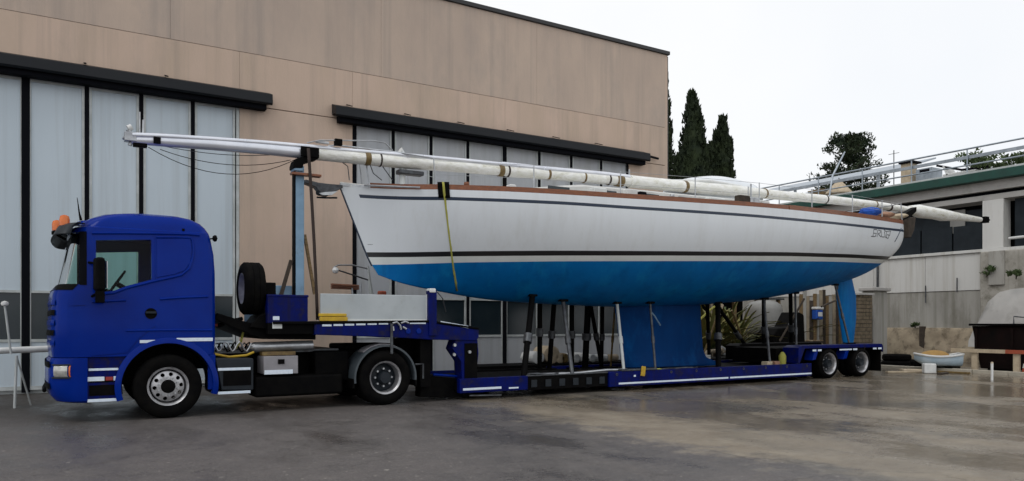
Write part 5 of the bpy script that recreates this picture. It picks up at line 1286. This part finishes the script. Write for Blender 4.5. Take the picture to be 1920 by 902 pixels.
# black padding and yellow lashing over the topsides
def hull_patch(name, px0, px1, py0, py1, m, out=.02):
    q = MB(); rows = []
    for i in range(7):
        r = []
        for k in range(7): r.append(on_hull(lerp(px0, px1, k / 6) + (2.0 * i / 6), lerp(py0, py1, i / 6), out))
        rows.append(r)
    q.grid(rows); o = q.build(name, m); sm = o.modifiers.new('t', 'SOLIDIFY'); sm.thickness = .03; return o
pad = hull_patch('edge_pad', 820, 842, 341, 371, 'black', .03); tag(pad, 'black padding hanging over the hull edge under the yellow lashing', 'padding')
pts = [on_hull(a, b, .055 if b < 372 else .02) for a, b in ((831, 341), (832, 350), (833, 362), (834.5, 372), (838, 400), (842, 435), (846, 465), (849, 490), (852, 512), (855, 530), (857, 546))]
q = MB(); rows = [[p - Vector((.025, 0, 0)), p + Vector((0, -.004, 0)), p + Vector((.025, 0, 0))] for p in pts]; q.grid(rows); o = q.build('lashing_strap', 'strap')
tag(o, 'yellow webbing strap running down over the white topsides onto the blue bottom', 'strap'); sm = o.modifiers.new('t', 'SOLIDIFY'); sm.thickness = .006

# ================================================================== MAST AND SPARS lying fore-and-aft above the deck
MY = YC - .35
def mp(px, py, dy=0): return at(px, py, MY + dy)
ms = thing('mast', 'bright aluminium mast wrapped in cream plastic lying along the whole length above the yacht', 'mast', tuple(mp(900, 315)))
def bent(pts, dy=0): return [mp(a, b, dy) for a, b in pts]
def tubep(name, pts, r, m, dy=0, n=14, par=None, sq=1):
    P = bent(pts, dy)
    # resample for a gentle curve
    R_ = r if isinstance(r, list) else [r] * len(P); q = MB(); q.tube(P, R_, n, 0, sq); return q.build(name, m, par or ms)
tubep('mast_section', [(246, 262), (300, 265), (400, 271), (500, 279.5), (574, 287)], [.07, .085, .10, .105, .11], 'alu', n=18)
tubep('mast_section', [(574, 287), (640, 293), (700, 299)], [.115, .12, .12], 'wrap')
tubep('mast_section', [(700, 299), (760, 305), (850, 312), (940, 320)], [.125, .12, .115, .11], 'wrap')
tubep('mast_section', [(940, 320), (1000, 325), (1020, 327), (1100, 333), (1180, 340)], [.12, .125, .115, .12, .12], 'wrap')
tubep('mast_section', [(1180, 340), (1260, 348), (1340, 355), (1400, 360)], [.15, .14, .15, .14], 'wrap')
tubep('mast_section', [(1400, 360), (1480, 368), (1560, 375), (1640, 384), (1706, 394)], [.13, .125, .12, .11, .10], 'wrap')
tubep('mast_section', [(1706, 393), (1722, 396), (1750, 400), (1765, 403), (1800, 407), (1838, 412)], [.13, .21, .19, .20, .13, .085], 'wrap')
q = MB(); c = mp(1846, 413); q.box(c.x - .12, c.y - .10, c.z - .09, c.x + .12, c.y + .10, c.z + .12); q.tube([c + Vector((.1, 0, 0)), c + Vector((.32, 0, .03))], [.07, .03], 8); q.build('mast_heel', 'black', ms, bevel=.03)
# upper furling foil
tubep('furling_foil', [(248, 253), (300, 255), (400, 261), (500, 268), (580, 275), (640, 281), (760, 291), (860, 300), (940, 308)], .042, 'alu', -.05, 10)
tubep('furling_foil', [(940, 308), (1040, 318), (1130, 326), (1180, 332)], .055, 'alu', -.05, 10)
tubep('boom', [(1180, 332), (1260, 341), (1330, 340), (1390, 350)], [.05, .06, .05, .04], 'whitep', .1, 10)
tubep('track', [(590, 297), (700, 309), (860, 321), (940, 329)], .018, 'steeld', .02, 6)
for px, py, w, r, m in ((688, 297.5, 10, .132, 'tape'), (712, 300, 3, .135, 'brownstrap'), (938, 320, 9, .128, 'tape'), (951, 321, 3, .135, 'brownstrap'), (1027, 327, 4, .128, 'tape'), (1094, 333, 3, .13, 'tape'), (1140, 337, 3, .13, 'brownstrap'), (1160, 339, 12, .14, 'tape'), (1283, 350, 6, .15, 'tape'), (1433, 363, 3, .135, 'tape'), (1547, 374, 2, .13, 'brownstrap'), (1667, 389, 3, .118, 'brownstrap'), (1640, 384, 2, .12, 'tape')):
    a, b = mp(px - w / 2, py - w * .045), mp(px + w / 2, py + w * .045); q = MB(); q.tube([a, a.lerp(b, .3), a.lerp(b, .7), b], [r * .96, r, r * 1.02, r * .96], 16); q.build('tape_band', m, ms)
# masthead fittings
c = mp(243, 258)
for a, b, r in (((243, 262), (230, 258), .03), ((244, 250), (240, 243), .035), ((246, 266), (243, 273), .03), ((262, 253), (262, 210), .012), ((268, 253), (269, 225), .02)):
    q = MB(); q.tube([mp(*a), mp(*b)], r, 8); q.build('masthead_fitting', 'steel', ms)
q = MB(); q.box(c.x - .08, c.y - .08, c.z - .07, c.x + .1, c.y + .08, c.z + .08); q.build('masthead_box', 'steel', ms, bevel=.015)
q = MB(); c = mp(258, 270); q.box(c.x - .07, c.y - .05, c.z - .05, c.x + .14, c.y + .05, c.z + .03); q.build('sheave_box', 'black', ms, bevel=.01)
q = MB(); q.tube([mp(240, 241), mp(247, 238)], .05, 10); q.build('wind_sensor', 'whitep', ms)
q = MB(); q.tube([mp(262, 215), mp(262, 196)], .006, 5); q.build('whip_aerial', 'seam', ms)
q = MB(); q.box(mp(293, 266).x - .05, MY - .13, mp(293, 266).z - .05, mp(300, 266).x, MY - .08, mp(293, 262).z + .02); q.build('mast_bracket', 'black', ms)
# drooping halyards below the mast
def sag(a, b, s, r, m, name, n=14):
    A_, B_ = mp(*a), mp(*b); q = MB(); q.tube([A_.lerp(B_, i / n) - Vector((0, 0, s * (1 - (2 * i / n - 1) ** 2))) for i in range(n + 1)], r, 4); return q.build(name, m, ms)
sag((278, 276), (560, 296), .37, .006, 'seam', 'halyard'); sag((300, 280), (545, 300), .17, .006, 'seam', 'halyard'); sag((280, 268), (560, 286), .12, .006, 'steeld', 'halyard')
# spreaders lying on the mast
q = MB(); q.tube([mp(576, 268, -.2), mp(600, 263, -.2), mp(700, 264, .1), mp(722, 268, .1), mp(736, 282, .1)], .012, 6); q.build('spreader_rod', 'steel', ms)
c = mp(634, 267, -.1); q = MB(); q.box(c.x - .07, c.y - .05, c.z - .06, c.x + .07, c.y + .05, c.z + .06); q.build('navigation_light', 'black', ms, bevel=.01)
q = MB(); q.box(c.x - .42, c.y - .03, c.z - .06, c.x - .18, c.y + .03, c.z - .015); q.build('foil_clamp', 'steel', ms, bevel=.008)
# things slung between mast and deck
for px in (700, 790): pass
q = MB(); q.tube([mp(693, 306), mp(700, 325), mp(716, 338)], .010, 5); q.build('shroud', 'steeld', ms)
q = MB(); q.tube([mp(713, 306), mp(736, 338)], .010, 5); q.build('shroud', 'steeld', ms)
q = MB(); q.tube([mp(640, 303), mp(652, 312), mp(655, 338)], .010, 5); q.build('shroud', 'steeld', ms)
q = MB(); q.box(mp(745, 318).x, MY - .1, mp(745, 326).z, mp(792, 318).x, MY + .1, mp(745, 318).z); q.build('winch_plate', 'steeld', ms, bevel=.02)
q = MB(); q.tube([mp(945, 326), mp(946, 351)], .03, 8); q.build('mast_strut', 'black', ms)
for px, py in ((1180, 318), (1172, 325)):
    q = MB(); q.tube([mp(px, 336), mp(px, py)], .02, 6); q.build('gooseneck_pin', 'steel', ms)

# ---- support post with cradle
sp_ = thing('mast_support', 'pale blue steel post on the gooseneck carrying the mast beside its dark tie strap', 'support post', tuple(at(560, 545, MY)))
q = MB(); q.box(mp(552, 500).x, MY - .09, 1.46, mp(568, 500).x, MY + .09, mp(560, 312).z); po = q.build('post', 'ltblue', sp_, bevel=.012)
q = MB(); q.box(mp(552, 500).x - .02, MY - .085, 1.46, mp(552, 500).x - .001, MY + .085, mp(560, 322).z); q.build('post_shade', 'black', po)  # black strip painted as the shaded side of the post
q = MB(); q.prism([(mp(a, b).x, mp(a, b).z) for a, b in ((546, 312), (549, 302), (560, 297), (590, 294), (594, 300), (566, 308), (564, 318), (546, 318))], MY - .14, MY + .14); q.build('cradle', 'black', sp_, bevel=.015)
q = MB(); q.box(mp(548, 315).x, MY - .13, mp(548, 322).z, mp(565, 315).x, MY + .13, mp(548, 309).z); q.build('cradle_clamp', 'ltblue', sp_, bevel=.02)
q = MB(); q.box(mp(542, 330).x, MY - .2, mp(560, 331.5).z, mp(597, 330).x, MY - .05, mp(560, 327).z); q.build('cross_plank', 'teak', sp_, bevel=.005)
q = MB(); q.beam(mp(546, 488), mp(527, 553), .06, .06); q.build('brace', 'bark', sp_)
q = MB(); q.beam(mp(571, 440), mp(590, 552), .05, .05); q.build('brace', 'wood', sp_)
q = MB(); q.box(mp(560, 300).x + .0, MY - .16, mp(574, 297).z, mp(594, 300).x, MY - .12, mp(580, 279).z); q.build('cradle_pad', 'black', sp_, bevel=.01)
q = MB(); rows = []
for i in range(13):
    u = i / 12; p = mp(578 + 17 * u + 1.5 * math.sin(u * 3), 278 + 322 * u, -.22); rows.append([p - Vector((.028, 0, 0)), p + Vector((.028, 0, 0))])
q.grid(rows); o = q.build('tie_strap', 'brownstrap'); tag(o, 'dark webbing strap tying the mast down to the gooseneck', 'strap'); sm = o.modifiers.new('t', 'SOLIDIFY'); sm.thickness = .008
q = MB(); q.obb(mp(592, 600, -.25), (.12, .08, .2)); q.build('ratchet', 'black', o, bevel=.01) if False else None

# ---- props between the bed and the hull
def under(X, Y): 
    t = abs(Y - YC) / max(.1, hb(X)); lo = interp(TZB, X); hi = ZS(X)
    for i in range(60):
        z = lerp(lo, hi, i / 60)
        if gsec((z - lo) / (hi - lo), X) >= t: return z
    return hi
def stand(px_b, Yb, px_t, Yt, m, lab, r=.045, grp='hull props', padw=.10, base=.36):
    b = at(px_b, 690, Yb); b.z = base; a = at(px_t, 560, Yt); a.z = under(a.x, Yt) - .05
    t = thing('hull_prop', lab, 'prop', tuple(b), grp)
    q = MB(); q.box(b.x - .14, b.y - .12, base + .002, b.x + .14, b.y + .12, base + .03); q.build('foot_plate', 'black', t, bevel=.004)
    q = MB(); q.tube([b + Vector((0, 0, .03)), a], r, 10); q.build('shaft', m, t)
    q = MB(); q.tube([b.lerp(a, .42), b.lerp(a, .52)], r * 1.45, 10); q.build('collar', 'steeld' if m == 'black' else m, t)
    q = MB(); q.obb(a + Vector((0, 0, .02)), (padw * 2, padw * 1.3, .05)); q.build('pad', 'black', t, bevel=.01)
N_, F_ = YC - 1.15, YC + 1.1
stand(982, N_ + .1, 998, YC - .35, 'black', 'thick black prop leaning right, nearest the gooseneck', .065)
stand(1012, F_, 1012, F_ - .2, 'black', 'upright black prop just right of the thick leaning one', .06)
stand(1030, F_, 1040, F_ - .3, 'black', 'black prop rising behind the tan bundle', .06)
stand(1073, N_ + .1, 1056, YC - .35, 'steeld', 'grey prop leaning left under the middle of the bow half')
stand(1072, F_, 1072, F_ - .2, 'black', 'dark upright prop right behind the grey leaning one', .06)
stand(1097, F_, 1103, F_ - .3, 'black', 'wide black prop left of the pair that forms an inverted V', .08)
stand(1128, F_, 1106, F_ - .3, 'black', 'black prop slanting down to the right, second leg of the inverted V', .05)
stand(1128, F_ - .1, 1130, F_ - .4, 'black', 'upright black prop left of the keel')
stand(1170, YN0 + .25, 1157, YC - .45, 'frame', 'pale greenish prop just in front of the left edge of the keel', .035)
stand(1145, F_ - .2, 1153, F_ - .7, 'tape', 'thin brownish prop behind the pale prop left of the keel', .025)
stand(1229, YN0 + .35, 1219, YC - .55, 'steeld', 'thin grey prop standing in front of the blue keel', .028)
stand(1347, N_ + .3, 1346, YC - .35, 'black', 'stout black prop right of the keel', .07)
stand(1418, F_, 1340, F_ - .6, 'black', 'black diagonal strut running down to the grey tank', .05)
stand(1444, YN0 + .3, 1432, YC - .4, 'steeld', 'grey prop with pale lower shaft in front of the grey tank', .035)
stand(1432, F_, 1432, F_ - .5, 'black', 'dark prop in front of the grey tank', .06)
stand(1494, YN0 + .3, 1491, YC - .4, 'steeld', 'slim grey prop by the left end of the bogie', .03)
stand(1484, F_, 1482, F_ - .6, 'black', 'black prop behind the slim grey one near the bogie', .06)
stand(1592, YN0 + .5, 1566, YC - .4, 'steeld', 'pale prop leaning against the blue rudder', .03, base=.90)
stand(1330, F_, 1326, F_ - .6, 'black', 'black prop close behind the right edge of the keel', .05)
for k, (a0, b0, a1, b1, m_, lab) in enumerate(((1345, 590, 1318, 668, 'tape', 'thin brown batten leaning left behind the stout black prop'), (1372, 582, 1398, 668, 'tape', 'thin brown batten leaning right over the yellow-green plants'), (1508, 560, 1462, 640, 'bark', 'dark bent branch leaning over the compressor'), (1540, 575, 1585, 560, 'bark', 'dark stick leaning from the canister towards the rudder'), (1312, 600, 1340, 575, 'strap', 'yellow-green cane leaning beside the keel edge'))):
    A_, B_ = at(a0, b0, 17.2), at(a1, b1, 17.4); q = MB(); q.tube([A_, A_.lerp(B_, .5) + Vector((.05, 0, .06)), B_], .035, 6); tag(q.build('leaning_batten', m_), lab, 'batten')
# rope coil strap crossing the keel
q = MB(); q.tube([at(1219, 583, YC - .4), at(1227, 592, YC - .4), at(1238, 610, YC - .25)], .018, 6); tag(q.build('mooring_line', 'ltblue'), 'short pale blue line hanging across the top of the keel', 'rope')

# ---- things lying on the far side of the bed beneath the bow half
def low_box(name, px0, px1, py0, py1, Y, dy, m, lab, cat, grp=None, bev=.02):
    a, b = at(px0, py1, Y), at(px1, py0, Y); q = MB(); q.box(a.x, Y, a.z, b.x, Y + dy, b.z); return tag(q.build(name, m, bevel=bev), lab, cat, grp)
YB = YN1 + .6
a, b = at(975, 684, YB), at(1180, 684, YB)
q = MB(); q.box(a.x - 1.2, YB - .1, .30, b.x + 5.2, YB + .9, .44)
t = thing('low_rack', 'low black rack behind the trailer bed carrying pale bundles', 'rack', (b.x, YB + .4, 0)); q.build('shelf', 'black', t, bevel=.01)
for i in range(6): q = MB(); x = a.x - 1 + i * 1.9; q.box(x, YB, 0, x + .12, YB + .8, .298); q.build('leg', 'black', t)
RT = .442
def roll(px, r, m, lab, L=.5, squash=1, n=16, cat='bundle', name='rolled_bundle'):
    p = at(px, 670, YB + .2); c = Vector((p.x, YB + .1, RT + r * squash)); q = MB(); q.tube([c, c + Vector((0, .02, 0)), c + Vector((0, L - .02, 0)), c + Vector((0, L, 0))], [r * .8, r, r, r * .8], n, 0, squash)
    return tag(q.build(name, m), lab, cat, 'bundles on the low rack')
low = [(1006, .19, 'whitep', 'white squat bundle at the left end of the low rack', .85), (1032, .24, 'cream', 'big tan bundle next to the white squat one', .95), (1047, .13, 'cream', 'small tan bundle right of the big tan one', 1), (1056, .13, 'tape', 'ochre bundle beside the small tan one', 1),
       (1078, .12, 'whitep', 'first of two white round rolls right of the grey prop', 1), (1092, .13, 'whitep', 'second of two white round rolls right of the grey prop', 1), (1108, .11, 'gelw', 'pale roll left of the long white roll', 1)]
for px, r, m, lab, sq in low: roll(px, r, m, lab, .6, sq)
pa, pb2 = at(1114, 668, YB + .2), at(1136, 668, YB + .2)
q = MB(); q.tube([pa, pb2], .10, 14); o = q.build('long_roll', 'gelw'); tag(o, 'long white roll lying lengthwise left of the keel', 'roll'); o.location.z = RT
pa, pb2 = at(1142, 668, YB + .2), at(1156, 668, YB + .2)
q = MB(); q.tube([pa, pb2], .10, 14); o = q.build('short_roll', 'cream'); tag(o, 'short off-white roll lying next to the keel edge', 'roll'); o.location.z = RT
# pale hoses and cloths right of the keel
for k, (pts, r, m, lab, nm) in enumerate((([(1322, 672), (1332, 664), (1350, 660), (1348, 667), (1366, 661)], .06, 'cream', 'cream cloth roll between keel and stout black prop', 'cloth_roll'),
        ([(1352, 652), (1368, 658), (1380, 663), (1376, 668), (1358, 664)], .05, 'whitep', 'white hose coil right of the stout black prop', 'hose_coil'),
        ([(1385, 655), (1398, 651), (1412, 654), (1412, 663), (1396, 665)], .10, 'gelw', 'bulky white cloth heap under the grey tank', 'cloth_heap'))):
    P = [at(a_, b_, YB + .1) for a_, b_ in pts]; dz = RT + r - min(p.z for p in P)
    P = [p + Vector((0, .15 * math.sin(i * 2), dz)) for i, p in enumerate(P)]
    q = MB(); q.tube(P, r, 10); tag(q.build(nm, m), lab, 'cloth' if k != 1 else 'hose')
c = at(1319, 667, YC + .9); q = MB()
for i in range(4): q.box(c.x - .1, c.y, .375 + i * .06, c.x + .28, c.y + .5, .42 + i * .06)
tag(tag(q.build('white_boards', 'whitep', bevel=.005), 'small stack of white boards at the lower right corner of the keel', 'boards'), kind=None)
c = at(1467, 665, YN0 + .4)
q = MB(); q.lathe([(0, .0), (.09, 0), (.10, .25), (.06, .32), (.03, .36), (0, .36)], (c.x, c.y, .37), 'z', 14, closed=False); tag(q.build('oil_can', 'strap'), 'olive can standing on the bed left of the bogie', 'can')
for px, m, lab in ((1438, 'cream', 'left cream block under the grey prop near the tank'), (1452, 'skin', 'right pinkish block under the grey prop near the tank')):
    c = at(px, 679, YN0 + .3); q = MB(); q.box(c.x - .1, c.y - .1, .375, c.x + .1, c.y + .1, .50); tag(q.build('wooden_block', m, bevel=.01), lab, 'block')
# steel frame with white ball and brown seat behind the side board
t = thing('stern_seat_frame', 'stainless tube frame with brown slatted seat and white ball behind the side board', 'frame', tuple(at(665, 550, YC + 1)))
YS = YC + 1.0
def sp2(a, b, dy=0): return at(a, b, YS + dy)
q = MB(); q.tube([sp2(625, 502), sp2(634, 497), sp2(660, 497), sp2(690, 504)], .016, 8); q.build('top_rail', 'steel', t)
q = MB(); q.tube([sp2(635, 507), sp2(660, 515), sp2(690, 525)], .016, 8); q.build('lower_rail', 'steeld', t)
q = MB(); q.lathe([(0, -.07), (.05, -.05), (.07, 0), (.05, .05), (0, .07)], sp2(629, 507), 'z', 16, closed=False); q.build('ball', 'whitep', t)
for k in range(3):
    q = MB(); q.beam(sp2(621, 533 + k * 3.5, -.15 + k * .12), sp2(672, 536 + k * 3, -.15 + k * .12), .09, .035); q.build('slat', 'teak', t, bevel=.006)
q = MB(); q.tube([sp2(690, 499), sp2(692, 520), sp2(696, 552)], [.022, .03, .05], 8); q.build('leg', 'frame', t)
q = MB(); q.tube([sp2(676, 530), sp2(676, 556)], .02, 8); q.build('leg', 'steel', t)
q = MB(); q.tube([sp2(660, 536), sp2(661, 556)], .02, 8); q.build('leg', 'steel', t)
c = at(718, 548, YS); q = MB(); q.box(c.x - .06, c.y, c.z - .25, c.x + .09, c.y + .2, c.z + .03); tag(q.build('red_crate', 'redwhite', bevel=.03), 'small red object peeping over the grey side board under the bow', 'crate')
